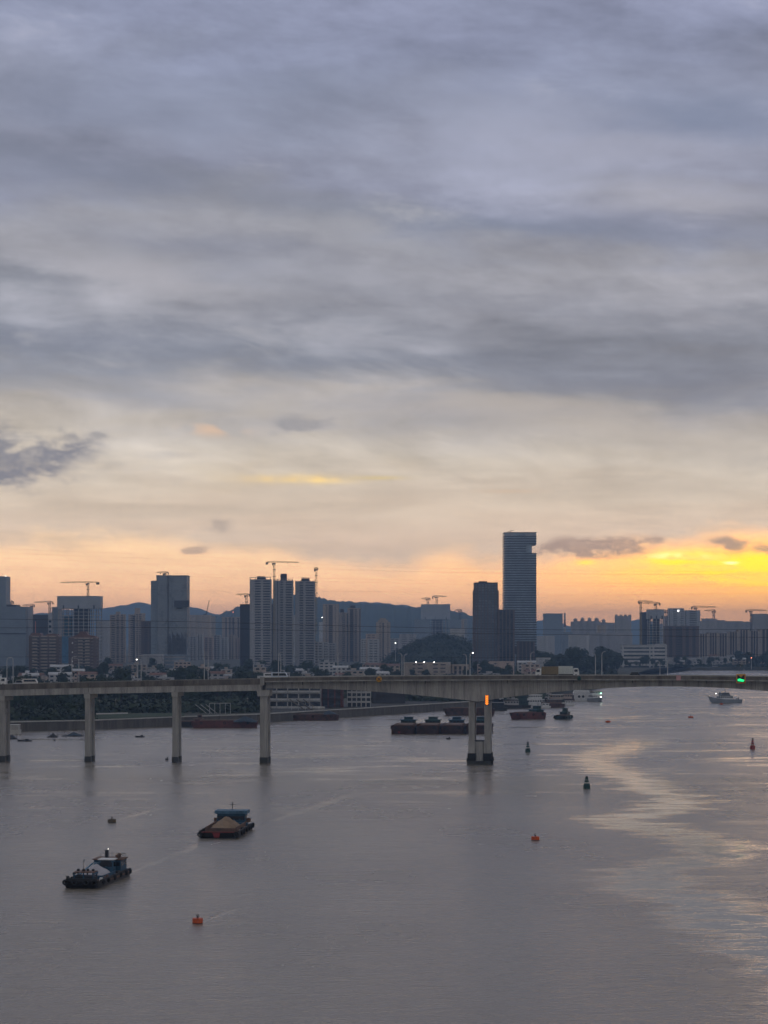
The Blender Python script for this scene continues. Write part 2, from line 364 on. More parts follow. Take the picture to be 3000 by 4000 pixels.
# ------------------------------------------------------------------ water
def water_material():
    m = bpy.data.materials.new('river_water'); m.use_nodes = True; t = m.node_tree
    b = t.nodes['Principled BSDF']
    co = t.nodes.new('ShaderNodeTexCoord'); v = S(t, co.outputs['Object'])
    sp = t.nodes.new('ShaderNodeSeparateXYZ'); t.links.new(v.k, sp.inputs[0])
    x, y = S(t, sp.outputs[0]), S(t, sp.outputs[1])
    # patches of ruffled and of calm water, drawn out by the current
    pv = comb(t, x * 0.030, y * 0.0115, 0.0)
    patch = noise(t, pv, 1.0, 4, 0.58)
    pv2 = comb(t, x * 0.011 , y * 0.010, 4.0)
    streaks = noise(t, comb(t, x * .02, y * .05, 2.0), 1.0, 4, .6)
    # the slick that winds down the river on the right
    yy = ((y - 250.0) / 850.0).mx(0.0).mn(1.0)
    pts = [(DW(2855), 2640), (DW(2880), 2530), (DW(2920), 2440), (DW(2960), 2330), (DW(2990), 2330), (DW(3030), 2440), (DW(3080), 2540), (DW(3120), 2640), (DW(3165), 2560),
           (DW(3210), 2430), (DW(3240), 2560), (DW(3290), 2760), (DW(3340), 2800), (DW(3400), 2560), (DW(3470), 2560), (DW(3530), 2730), (DW(3620), 2900), (DW(3720), 3100), (DW(3900), 3300)]
    cv = sorted([((d - 250) / 850, X(q, d) / 200 + 0.0) for d, q in pts])
    xc = curve(t, yy, cv) * 200.0
    wob = noise(t, comb(t, x * .035, y * .085, 9.0), 1.0, 5, .68)
    wid = 6.8 + y * 0.004
    off = x - xc + (wob - 0.5) * 42.0
    brk = noise(t, comb(t, x * .07, y * .34, 3.0), 1.0, 4, .65)
    slick = (off.abs() / wid).ss(0.3, 1.6, 1.0, 0.0) * brk.ss(.33, .52, .38, 1.0)
    right = off.ss(-4, 16) * streaks.ss(.54, .70) * 0.45
    sl = slick.mx(right) * y.ss(880, 1030, 1.0, 0.0)
    def wake(q0, y0, q1, y1, w0, w1):                    # ribbon of flattened water left by a hull
        ax, ay, bx_, by_ = X(q0, DW(y0)), DW(y0), X(q1, DW(y1)), DW(y1)
        ll = (bx_ - ax) ** 2 + (by_ - ay) ** 2
        tt = (((x - ax) * (bx_ - ax) + (y - ay) * (by_ - ay)) / ll).mx(0.0).mn(1.0)
        ex = x - ax - tt * (bx_ - ax); ey = y - ay - tt * (by_ - ay)
        dd = (ex * ex + ey * ey + 1e-6).pw(.5) + (wob - .5) * (w1 * 2.4)
        return (dd / (w0 + tt * (w1 - w0))).ss(.0, 1.2, 1.0, 0.0) * tt.ss(.7, 1.0, 1.0, 0.0)
    wk = wake(512, 3408, 860, 3270, .9, 2.2).mx(wake(985, 3232, 1420, 3090, 1.2, 3.5)).mx(wake(445, 3206, 700, 3140, .8, 2.5)).mx(wake(785, 3604, 960, 3540, .4, 1.2)) * 0.5
    ruff = patch.ss(0.36, 0.64)
    st_ = streaks.ss(.47, .70) * y.ss(480, 760, .12, .85)
    calm = sl.mx(wk).mx(st_).mx((1.0 - ruff) * .16)
    rough = calm * -0.235 + 0.28
    t.links.new(rough.k, b.inputs['Roughness'])
    b.inputs['Base Color'].default_value = (0.20, 0.172, 0.138, 1)
    b.inputs['IOR'].default_value = 1.333; b.inputs['Specular IOR Level'].default_value = 0.5
    # waves
    w1 = noise(t, comb(t, x * 0.30, y * 0.55, 0.0), 1.0, 2, .6)
    w2 = noise(t, comb(t, x * 1.5, y * 2.3, 5.0), 1.0, 1, .6)
    w3 = noise(t, comb(t, x * .07, y * .12, 1.0), 1.0, 1, .5)
    w4 = noise(t, comb(t, x * .62, y * 1.0, 7.0), 1.0, 2, .6)
    hgt = w1 * 0.55 + w4 * 0.34 + w2 * 0.18 + w3 * 0.8
    bp = t.nodes.new('ShaderNodeBump'); bp.inputs['Distance'].default_value = 0.42
    stv = calm * -0.84 + 0.92 ; t.links.new(stv.k, bp.inputs['Strength']); t.links.new(hgt.k, bp.inputs['Height'])
    t.links.new(bp.outputs[0], b.inputs['Normal'])
    return m
water = MB().add([(-9000, -400, 0), (9000, -400, 0), (9000, 16000, 0), (-9000, 16000, 0)], [(0, 1, 2, 3)]).build('river_water', water_material(), kind='structure')
# ------------------------------------------------------------------ land, hills
GZ = 4.0
shore = [(-2200, 985), (-600, 1000), (0, 1022), (350, 1045), (700, 1090), (1000, 1125), (1400, 1215), (1650, 1285), (1875, 1352), (1950, 1480), (2080, 1600), (2280, 1740), (2400, 1960), (2480, 2300), (2530, 2600), (2560, 2680), (2700, 2780), (3000, 2800), (3600, 2830), (6500, 2860)]
sp = [(-3000, 950)] + [(X(p, d), d) for p, d in shore] + [(4500, 3000)]
mb = MB()
far = [(-8900 + 17800 * i / (len(sp) - 1), 15900.0) for i in range(len(sp))]
n = len(sp)
vs = [(x, d, GZ) for x, d in sp] + [((x + fx * .25) / 1.25, 4500.0, GZ) for (x, d), (fx, fy) in zip(sp, far)] + [(fx, fy, GZ) for fx, fy in far] + [(x, d - .6, -1.5) for x, d in sp]
fs = [(i, i + 1, i + 1 + n, i + n) for i in range(n - 1)] + [(i + n, i + 1 + n, i + 1 + 2 * n, i + 2 * n) for i in range(n - 1)] + [(i + 3 * n, i + 1 + 3 * n, i + 1, i) for i in range(n - 1)]
land = mb.add(vs, fs).build('ground', earth, kind='structure')

def ridge(name, pts, d, depth, seed, m):
    rnd = random.Random(seed); mb = MB()
    cols = []
    P = sorted(pts); N = 150
    for i in range(N + 1):
        q = P[0][0] + (P[-1][0] - P[0][0]) * i / N
        for a, b in zip(P, P[1:]):
            if a[0] <= q <= b[0]:
                tt = (q - a[0]) / (b[0] - a[0]); tt = tt * tt * (3 - 2 * tt); y = a[1] + (b[1] - a[1]) * tt; break
        cols.append((X(q, d), Z(y, d) + rnd.uniform(-1, 1) * d * 0.00035))
    rows = [(-depth, 0.0), (-depth * .7, .3), (-depth * .35, .68), (0, 1.0), (depth * .5, .6), (depth, 0.0)]
    vs = []
    for dy_, k in rows:
        for x, z in cols:
            kk = k if k in (0.0, 1.0) else max(0.02, k + rnd.uniform(-.07, .07))
            vs.append((x, d + dy_, GZ - 3 + (z - GZ + 3) * kk))
    M = N + 1
    fs = [(r * M + i, r * M + i + 1, (r + 1) * M + i + 1, (r + 1) * M + i) for r in range(len(rows) - 1) for i in range(N)]
    return mb.add(vs, fs).build(name, m, smooth=True, kind='structure')
ridge('far_hills', [(-300, 2420), (60, 2410), (170, 2395), (260, 2380), (400, 2378), (480, 2365), (560, 2352), (620, 2368), (700, 2362), (760, 2372), (850, 2402), (960, 2420), (1200, 2430), (1400, 2353), (1480, 2352), (1560, 2364), (1800, 2420), (2080, 2432), (2110, 2424), (2160, 2425), (2230, 2445), (2420, 2440), (2490, 2418), (2600, 2440), (3200, 2450)], 10500, 900, 3, wood_far)
ridge('wooded_ridge', [(760, 2450), (840, 2408), (890, 2385), (940, 2368), (1000, 2362), (1060, 2338), (1130, 2322), (1200, 2326), (1240, 2332), (1290, 2344), (1360, 2350), (1430, 2357), (1520, 2361), (1600, 2371), (1680, 2374), (1740, 2380), (1800, 2392), (1850, 2408), (1930, 2432), (2020, 2455)], 6800, 900, 5, wood_far)

# ------------------------------------------------------------------ river wall on the near side of the far bank
wall = thing('river_wall', 'long grey concrete river wall with pale coping along the left bank', 'wall')
wl = [(-260, 1012), (0, 1022), (350, 1045), (700, 1090), (1000, 1125), (1400, 1215), (1650, 1285), (1885, 1356)]
wp = [Vector((X(p, d), d, 0)) for p, d in wl]
for a, b in zip(wp, wp[1:]):
    L = (b - a).length; k = max(1, round(L / 12))
    for i in range(k):
        p = a.lerp(b, i / k); q = a.lerp(b, (i + 1) / k); u = (q - p).normalized(); nn = Vector((u.y, -u.x, 0))
        if nn.y > 0: nn = -nn
        jit = random.uniform(0, .08)
        def strip(o0, o1, z0, z1, g=0.06):
            pp, qq = p + u * g, q - u * g
            return MB().flat([(v.x, v.y) for v in (pp + nn * o1, qq + nn * o1, qq + nn * o0, pp + nn * o0)], z0, z1)
        strip(0, .9 + jit, -1.2, 4.05).build('wall_panel', stone_wall, wall)
        strip(-.6, 1.25 + jit, 4.05, 4.5, .02).build('coping', concrete_pale, wall)
# grass bank, path behind it
def sheet(name, pts, z, m, lab=None, cat=None, kind='structure'):
    o = MB().flat([(X(p, d), d) for p, d in pts], GZ - .5, z).build(name, m, kind=kind)
    return o
sheet('grass_bank', [(330, 1058), (720, 1106), (720, 1150), (330, 1118)], GZ + .25, grass_mat)
sheet('riverside_path', [(335, 1121), (500, 1136), (500, 1144), (335, 1131)], GZ + .45, concrete_pale)

# ------------------------------------------------------------------ the bridge
# local frame: u along the deck, v across it (away from the eye), z up
BA, BB = Vector((X(12, 781), 781, 0)), Vector((X(1872, 765), 765, 0))
bu = (BB - BA).normalized(); byaw = math.atan2(bu.y, bu.x)
bridge = thing('road_bridge', 'long grey concrete road bridge crossing the whole river', 'bridge', tuple(BA), byaw)
def bu_of(pxx):                                        # deck coordinate seen in column pxx
    k = (pxx - 1500) / F
    return (k * BA.y - BA.x) / (bu.x - k * bu.y)
def bz_of(py, pxx):
    p = BA + bu * bu_of(pxx); return Z(py, p.y)
def interp(pts, q):
    for a, b in zip(pts, pts[1:]):
        if q <= b[0]: return a[1] + (b[1] - a[1]) * (q - a[0]) / (b[0] - a[0])
    return pts[-1][1]
def top_y(q): return interp([(-700, 2690), (0, 2674), (350, 2665), (690, 2658), (1028, 2652), (1029, 2647), (1450, 2642), (2200, 2638), (2700, 2640), (3330, 2648), (4200, 2668)], q)
def gird_y(q):                                         # underside of the haunched girder
    m_ = 2602.0
    if q <= 1872:
        t_ = max(0, (q - 1180) / (1872 - 1180)); return 2690 + 52 * t_ ** 1.6
    t_ = abs(q - m_) / (m_ - 1872)
    return 2682 + 58 * t_ ** 1.9 if q < 3400 else 2700
BW = 12.5
def strip_uv(q0, q1, fz0, fz1, v0, v1, nseg):
    """solid following the deck between two columns; fz give bottom and top rows"""
    mb = MB(); vs = []
    for i in range(nseg + 1):
        q = q0 + (q1 - q0) * i / nseg; u = bu_of(q)
        a, b = fz0(q), fz1(q)
        vs += [(u, v0, a), (u, v1, a), (u, v1, b), (u, v0, b)]
    fs = []
    for i in range(nseg):
        o = i * 4
        fs += [(o + k, o + (k + 1) % 4, o + 4 + (k + 1) % 4, o + 4 + k) for k in range(4)]
    fs += [(3, 2, 1, 0), tuple(nseg * 4 + k for k in range(4))]
    return mb.add(vs, fs)
def zt(q): return bz_of(top_y(q), q)
piers = [-324, 5, 339, 681, 1028]
# approach spans: deck slab, girders, parapets per span
ed = [-700, -318, 12, 345, 687, 1022]
for a, b in zip(ed, ed[1:]):
    g = .6
    strip_uv(a + g, b - g, lambda q: zt(q) - 1.85, lambda q: zt(q) - .95, 0.0, BW, 4).build('deck_slab', concrete_dirty, bridge)
    strip_uv(a + g, b - g, lambda q: zt(q) - .72, lambda q: zt(q) - .70, 0.45, BW - .45, 4).build('road_surface', asphalt, bridge)
    for v in (0.12, 3.3, 6.3, 9.1, 11.8):
        strip_uv(a + 1.2, b - 1.2, lambda q: zt(q) - 3.95, lambda q: zt(q) - 1.85, v, v + .55, 4).build('girder', concrete, bridge)
    for v0, v1 in ((-.05, .32), (BW - .32, BW + .05)):
        par_pts = [a + (b - a) * i / 4 for i in range(5)]
        for c, d_ in zip(par_pts, par_pts[1:]):
            o = strip_uv(c + .35, d_ - .35, lambda q: zt(q) - 1.0, lambda q: zt(q), v0, v1, 2).build('parapet', concrete_dirty, bridge)
            strip_uv(c + .3, d_ - .3, lambda q: zt(q), lambda q: zt(q) + .09, v0 - .06, v1 + .06, 2).build('rail_top', concrete, o)
# main haunched spans
for a, b, ns in ((1034, 1872, 28), (1872.4, 2602, 28), (2602.4, 3330, 28), (3330.4, 4200, 24)):
    strip_uv(a, b, lambda q: bz_of(gird_y(q), q), lambda q: zt(q) - 1.55, 2.3, BW - 2.3, ns).build('box_girder', concrete, bridge)
    strip_uv(a, b, lambda q: zt(q) - 1.55, lambda q: zt(q) - .95, 0.0, BW, ns).build('deck_slab', concrete, bridge)
    strip_uv(a, b, lambda q: zt(q) - .72, lambda q: zt(q) - .70, 0.45, BW - .45, ns).build('road_surface', asphalt, bridge)
    for v0, v1 in ((-.05, .32), (BW - .32, BW + .05)):
        k = max(2, int((b - a) / 118)); pp = [a + (b - a) * i / k for i in range(k + 1)]
        for c, d_ in zip(pp, pp[1:]):
            o = strip_uv(c + .3, d_ - .3, lambda q: zt(q) - 1.15, lambda q: zt(q) - .04, v0, v1, 2).build('parapet', concrete_dirty, bridge)
            strip_uv(c + .2, d_ - .2, lambda q: zt(q) - .04, lambda q: zt(q) + .12, v0 - .08, v1 + .08, 2).build('rail_top', concrete_pale, o)
# casting joints of the box girder
q = 1060
while q < 3290:
    if abs(q - 1872) > 30: strip_uv(q, q + 1.3, lambda q: bz_of(gird_y(q), q) + .02, lambda q: zt(q) - 1.57, 2.285, 2.4, 1).build('casting_joint', concrete_dirty, bridge)
    q += 46 + 8 * math.sin(q)
# drain pipes below the deck edge
for q in (1180, 1420, 1660, 1980, 2240, 2470, 2760): strip_uv(q, q + 2.4, lambda q: zt(q) - 2.6, lambda q: zt(q) - 1.56, .3, .5, 1).build('drain_pipe', dark_steel, bridge)
# step in the parapet over the joint
strip_uv(1016, 1033, lambda q: zt(q) - 2.4, lambda q: bz_of(2645, q), -.12, .5, 1).build('joint_block', concrete, bridge)
# approach piers: wall shaft, cap with corbels, wet foot
for q in piers:
    u = bu_of(q); pr = bpy.data.objects.new('pier', None); COL.objects.link(pr); pr.parent = bridge; pr.location = (u, 0, 0)
    zc = bz_of(2704 + (top_y(q) - 2664), q) if q != 1028 else bz_of(2697, q)
    hw = 1.22 if q == 1028 else .86
    for v0 in (1.0, 5.9):
        MB().prism([(-hw - .06, 1.9), (hw + .06, 1.9), (hw, zc - 2.0), (-hw, zc - 2.0)], v0, v0 + 2.2).build('shaft', concrete, pr)
        MB().bx(-hw - .16, hw + .16, v0 - .1, v0 + 2.3, -1.5, 1.9).build('foot', concrete_wet, pr)
    MB().bx(-hw + .2, hw - .2, 3.2, 5.9, zc - 6.5, zc - 4.9).build('cross_beam', concrete, pr)
    MB().prism([(-hw - .08, zc - 2.0), (hw + .08, zc - 2.0), (hw + .22, zc - 1.3), (hw + .22, zc), (-hw - .22, zc), (-hw - .22, zc - 1.3)], .35, 11.8).build('cap', concrete_pale, pr)
    if q == 1028:
        MB().prism([(-1.9, zc - 2.0), (1.9, zc - 2.0), (2.2, zc - .3), (2.2, zc + .1), (-2.2, zc + .1), (-2.2, zc - .3)], .2, 1.4).build('corbel', concrete, pr)
# main pier: twin walls on a round footing with fenders
for q in (1872, 3330):
    u = bu_of(q); pr = bpy.data.objects.new('main_pier', None); COL.objects.link(pr); pr.parent = bridge; pr.location = (u, 0, 0)
    zc = bz_of(2741, 1872) - .05
    for s in (-1, 1):
        c = s * 2.62
        MB().bx(c - 1.0, c + 1.0, 1.6, 10.9, 3.0, zc).build('pier_wall', concrete, pr)
        MB().bx(c - 1.12, c + 1.12, 1.4, 11.1, 2.6, 7.6).build('pier_plinth', concrete, pr)
        MB().bx(c - 1.35, c + 1.35, 1.0, 11.5, .6, 3.6).build('fender_frame', rubber, pr)
    MB().lathe([(1.55, 0.8), (1.55, 7.5), (1.5, 7.55)], 24, (0, 2.4, 0)).build('drum', concrete, pr, smooth=False)
    MB().lathe([(1.6, 7.55), (1.6, 8.0)], 24, (0, 2.4, 0)).build('drum_cap', dark_steel, pr)
    MB().bx(-4.1, 4.1, .2, 12.2, -2, 1.1).build('footing', concrete_wet, pr)
    for i in range(5):
        for x in (-4.15, 4.15): MB().torus((x, 1.6 + i * 2.2, 1.3), .55, .2, 'x').build('tyre_fender', rubber, pr)
    for i in range(4): MB().torus((4.3, .5, .4 + i * .95), .42, .2, 'x', 10, 5).build('tyre_fender', rubber, pr)

def on_bridge(pxx, v=0.0):                            # world point on the deck line
    p = BA + bu * bu_of(pxx) + Vector((-bu.y, bu.x, 0)) * v
    return p
def deck_z(pxx): return zt(pxx) - .70
# ------------------------------------------------------------------ lamp posts on the bridge
def lamp_post(pxx, topy, v, arm, lab, lit=False, h_arm=1.5):
    p = on_bridge(pxx, v)
    # the column is fixed by where it is seen
    x = (pxx - 1500) / F * p.y
    z0 = deck_z(pxx); z1 = Z(topy, p.y)
    o = thing('street_lamp', lab, 'street lamp', (x, p.y, z0), byaw, 'street lamps along the bridge')
    hh = z1 - z0
    MB().tube([(0, 0, 0), (0, 0, hh * .5), (0, 0, hh - .9)], [.16, .13, .11], 8).build('post', steel_grey, o)
    MB().tube([(0, 0, hh - .9), (.12 * arm, 0, hh - .4), (.5 * arm, 0, hh - .08), (h_arm * arm, 0, hh)], [.11, .1, .08, .07], 8).build('arm', steel_grey, o)
    hd = MB().prism([(h_arm * arm - .15, hh - .02), (h_arm * arm + .65 * arm, hh - .02), (h_arm * arm + .6 * arm, hh + .13), (h_arm * arm, hh + .15)], -.16, .16).build('lamp_head', steel_grey, o)
    if lit: MB().lathe([(.04, -.14), (.15, -.08), (.17, 0), (.1, .08), (.03, .1)], 10, (h_arm * arm + .3 * arm, 0, hh - .22)).build('lit_globe', lamp_white, hd)
    MB().bx(-.22, .22, -.22, .22, -.02, .3).build('base', steel_grey, o)
LP = [(27, 2570, .8, 1, 'near curved-arm lamp post at the far left end of the bridge'), (51, 2568, 11.8, -1, 'second lamp post from the left end of the bridge'),
      (281, 2564, .8, 1, 'near lamp post in front of the left edge of the right brown block'), (308, 2572, 11.8, -1, 'rear lamp post in front of the right brown apartment block'),
      (538, 2562, .8, 1, 'near lamp post just left of the glass office podium'), (551, 2574, 11.8, -1, 'lamp post with lit head left of the glass office block'),
      (798, 2548, .8, 1, 'left lamp post of the pair between the office block and three towers'), (813, 2556, 11.8, -1, 'right lamp post of the pair between the office block and three towers'),
      (1088, 2551, .8, 1, 'left lamp post of the pair below the middle of three towers'), (1097, 2556, 11.8, -1, 'right lamp post of the pair below the middle of three towers'),
      (1320, 2550, .8, 1, 'single lamp post below the pale twin apartment blocks'),
      (1570, 2552, 11.8, -1, 'left lamp post of the pair left of the yellowish low houses'), (1578, 2556, .8, 1, 'right lamp post of the pair at the yellowish low houses'),
      (1822, 2556, 11.8, -1, 'rear lamp post just left of the dark apartment tower'), (1836, 2548, .8, 1, 'lamp post with bright lit head left of the dark apartment tower'),
      (2073, 2548, .8, 1, 'lamp post in front of the foot of the tallest tower'),
      (2326, 2552, 11.8, -1, 'left lamp post of the pair in front of the dark tree clump'), (2351, 2546, .8, 1, 'right lamp post of the pair in front of the dark tree clump'),
      (2578, 2582, 11.8, -1, 'left lamp post of the pair before the white striped building'), (2608, 2578, .8, 1, 'right lamp post of the pair before the white striped building')]
for q, ty, v, arm, lab in LP: lamp_post(q, ty, v, arm, lab, 'lit head' in lab, 1.2 if q < 600 else .6)

# ------------------------------------------------------------------ signs and signals on the bridge
p = on_bridge(1481, -.3)
s_ = thing('channel_marker_sign', 'yellow disc with dark cross on the bridge parapet', 'sign', (p.x, p.y - .25, bz_of(2653, 1481)), byaw)
mb = MB(); n = 28
mb.add([(.92 * math.cos(2 * math.pi * k / n), y, .92 * math.sin(2 * math.pi * k / n)) for y in (-.06, .06) for k in range(n)],
       [tuple(range(n)), tuple(range(2 * n - 1, n - 1, -1))] + [(k, k + n, (k + 1) % n + n, (k + 1) % n) for k in range(n)]); mb.build('disc', yellow_paint, s_)
for sg in (-1, 1): MB().bar((-.5 * sg, -.09 - .02 * sg, -.5), (.5 * sg, -.09 - .02 * sg, .5), .2).build('cross_bar', black_paint, s_)
MB().bx(-.06, .06, .06, .34, -.5, .5).build('bracket', dark_steel, s_)

p = on_bridge(2893, -.3)
s_ = thing('navigation_signal', 'square yellow framed signal with glowing green arrow on the bridge', 'signal', (p.x, p.y - .5, bz_of(2651, 2893)), byaw)
MB().bx(-1.25, 1.25, -.05, .2, -1.3, 1.3).build('panel', black_paint, s_)
fr = 1.5
for a in ((-fr, -1.2, -fr, fr), (1.2, fr, -fr, fr), (-1.2, 1.2, -fr, -1.2), (-1.2, 1.2, 1.2, fr)):
    MB().bx(a[0], a[1], -.12, .22, a[2], a[3]).build('frame_bar', yellow_paint, s_)
MB().prism([(-.85, 1.2), (.85, 1.2), (0, .45)], -.1, -.06).build('triangle', yellow_paint, s_)
MB().prism([(-1.05, -.15), (-.35, .05), (.2, -.15), (1.1, -.35), (1.0, -.9), (.3, -.95), (-1.05, -.75)], -.1, -.06).build('arrow_light', lamp_green, s_)
MB().bx(-.2, .2, .2, .55, -.6, 1.0).build('bracket', dark_steel, s_)
MB().tube([(1.0, .1, 1.5), (1.0, .1, 3.2)], .05).build('rod', steel_grey, s_)
p = on_bridge(2650, -.3)
s_ = thing('pink_sign_board', 'small pale pink board fixed to the bridge parapet', 'sign', (p.x, p.y - .2, bz_of(2648, 2650)), byaw)
MB().bx(-.75, .75, -.04, .04, -.85, .85).build('board', pink_paint, s_); MB().bx(-.06, .06, .04, .3, -.6, .6).build('bracket', dark_steel, s_)
p = on_bridge(2262, -.3)
s_ = thing('green_sign_lamp', 'small dark green lantern hanging on the bridge parapet', 'lantern', (p.x, p.y - .35, bz_of(2649, 2262)), byaw)
MB().lathe([(.2, -.75), (.62, -.6), (.62, .25), (.3, .6), (.1, .75)], 12).build('lantern_body', green_paint, s_); MB().bx(-.06, .06, .3, .6, -.3, .5).build('bracket', dark_steel, s_)
p = on_bridge(1901, 1.2)
s_ = thing('pier_warning_light', 'column of glowing orange chevrons on the main bridge pier', 'warning light', (p.x, p.y, bz_of(2734, 1901)), byaw)
MB().bx(-.55, .55, .1, .25, -1.75, 1.5).build('backing_board', black_paint, s_)
for i in range(5):
    z = -1.45 + i * .62
    MB().add([(x, y, zz) for y in (.0, .1) for x, zz in ((-.45, z + .15), (0, z - .15), (.45, z + .15), (.45, z + .42), (0, z + .12), (-.45, z + .42))],
             [(0, 1, 4, 5), (1, 2, 3, 4), (6, 11, 10, 7), (7, 10, 9, 8), (0, 6, 7, 1), (1, 7, 8, 2), (2, 8, 9, 3), (3, 9, 10, 4), (4, 10, 11, 5), (5, 11, 6, 0)]).build('chevron', lamp_orange, s_)

# ------------------------------------------------------------------ traffic on the bridge
def wheels(o, xs, r, yw):
    for x in xs:
        for y in (-yw, yw): 
            w = MB().torus((x, y, r), r * .68, r * .32, 'y', 12, 6).build('wheel', rubber, o)
            MB().bx(x - r * .45, x + r * .45, y - .05, y + .05, r * .55, r * 1.45).build('rim', steel_grey, w)
def truck(pxa, pxb, v, cab_side, body_m, lab, hh=2.9, kind='truck'):
    pc = (pxa + pxb) / 2; p = on_bridge(pc, v); k = p.y / F; L = (pxb - pxa) * k; x = (pc - 1500) * k
    o = thing(kind, lab, 'truck', (x, p.y, deck_z(pc)), byaw)
    cl = 1.9; s = cab_side
    b0, b1 = (-L / 2, L / 2 - cl - .15) if s > 0 else (-L / 2 + cl + .15, L / 2)
    MB().bx(b0, b1, -1.2, 1.2, 1.0, 1.0 + hh).build('cargo_box', body_m, o)
    MB().bx(-L / 2 + .2, L / 2 - .3, -.5, .5, .6, 1.0).build('chassis', dark_steel, o)
    c0, c1 = (L / 2 - cl, L / 2) if s > 0 else (-L / 2, -L / 2 + cl)
    cab = MB().prism([(c0, .6), (c1, .6), (c1, 1.7), (c1 - .35 * s if s > 0 else c1, 2.9), (c0 if s > 0 else c0 + .35, 2.9), (c0, 1.7)], -1.15, 1.15).build('cab', white_paint, o)
    MB().bx(c0 + .35, c1 - .45, -1.18, 1.18, 1.75, 2.55).build('cab_window', glass_dark, cab)
    wheels(o, [c0 + .9, b0 + 1.2 if s > 0 else b1 - 1.2, b0 + 2.3 if s > 0 else b1 - 2.3], .5, 1.05)
    return o
truck(2092, 2181, 3.2, -1, mat('tan_truck_box', (0.20, 0.155, 0.09), .7, .15, .3), 'truck with tan brown box on the bridge below the tallest tower', 2.6)
truck(2180, 2262, 9.0, 1, mat('white_truck_box', (0.60, 0.62, 0.58), .6, .08, .3), 'truck with long white box on the bridge right of the tan one', 2.6)
truck(-70, 27, 9.0, 1, mat('pale_truck_box', (0.55, 0.60, 0.63), .6, .1, .3), 'pale box truck at the left end of the bridge', 2.5)
def car(pc, v, m, lab, L=4.4, hh=1.5, kind='car'):
    p = on_bridge(pc, v); x = (pc - 1500) / F * p.y
    o = thing(kind, lab, 'car' if kind == 'car' else 'van', (x, p.y, deck_z(pc)), byaw)
    if kind == 'car':
        MB().prism([(-L / 2, .3), (L / 2, .3), (L / 2, .75), (L / 2 - .9, .9), (-L / 2 + .25, .95), (-L / 2, .8)], -.85, .85).build('body', m, o)
        MB().prism([(-L / 2 + .35, .93), (L / 2 - 1.0, .9), (L / 2 - 1.7, hh), (-L / 2 + .95, hh)], -.75, .75).build('cabin', m, o)
        MB().prism([(-L / 2 + .6, .98), (L / 2 - 1.25, .98), (L / 2 - 1.75, hh - .12), (-L / 2 + 1.0, hh - .12)], -.77, .77).build('window', glass_dark, o)
    else:
        MB().prism([(-L / 2, .35), (L / 2, .35), (L / 2, 1.2), (L / 2 - .6, hh), (-L / 2, hh)], -.95, .95).build('body', m, o)
        MB().prism([(-L / 2 + .5, 1.25), (L / 2 - .2, 1.25), (L / 2 - .6, hh - .3), (-L / 2 + .5, hh - .3)], -.97, .97).build('window', glass_dark, o)
    wheels(o, (-L / 2 + .9, L / 2 - .9), .33, .78)
car(1092, 3.3, mat('pale_blue_van', (0.52, 0.58, 0.66), .4, .05, .5), 'pale blue van on the bridge below the middle tower', 5.4, 2.35, 'van')
car(1057, 9, mat('white_van_paint', (0.7, 0.7, 0.7), .4, .05, .5), 'white van behind the pale blue van on the bridge', 4.6, 2.0, 'van')
car(80, 9, mat('silver_car', (0.5, 0.5, 0.52), .35, .05, .5), 'silver car near the left end of the bridge', 4.4, 1.9)
car(118, 9, mat('cream_car', (0.6, 0.56, 0.52), .35, .05, .5), 'cream van right of the silver car on the bridge', 5.0, 2.2, 'van')
car(2484, 3.2, mat('black_car', (0.015, 0.015, 0.016), .3, .05, .5), 'black car on the bridge left of the white striped building', 4.6, 1.9)
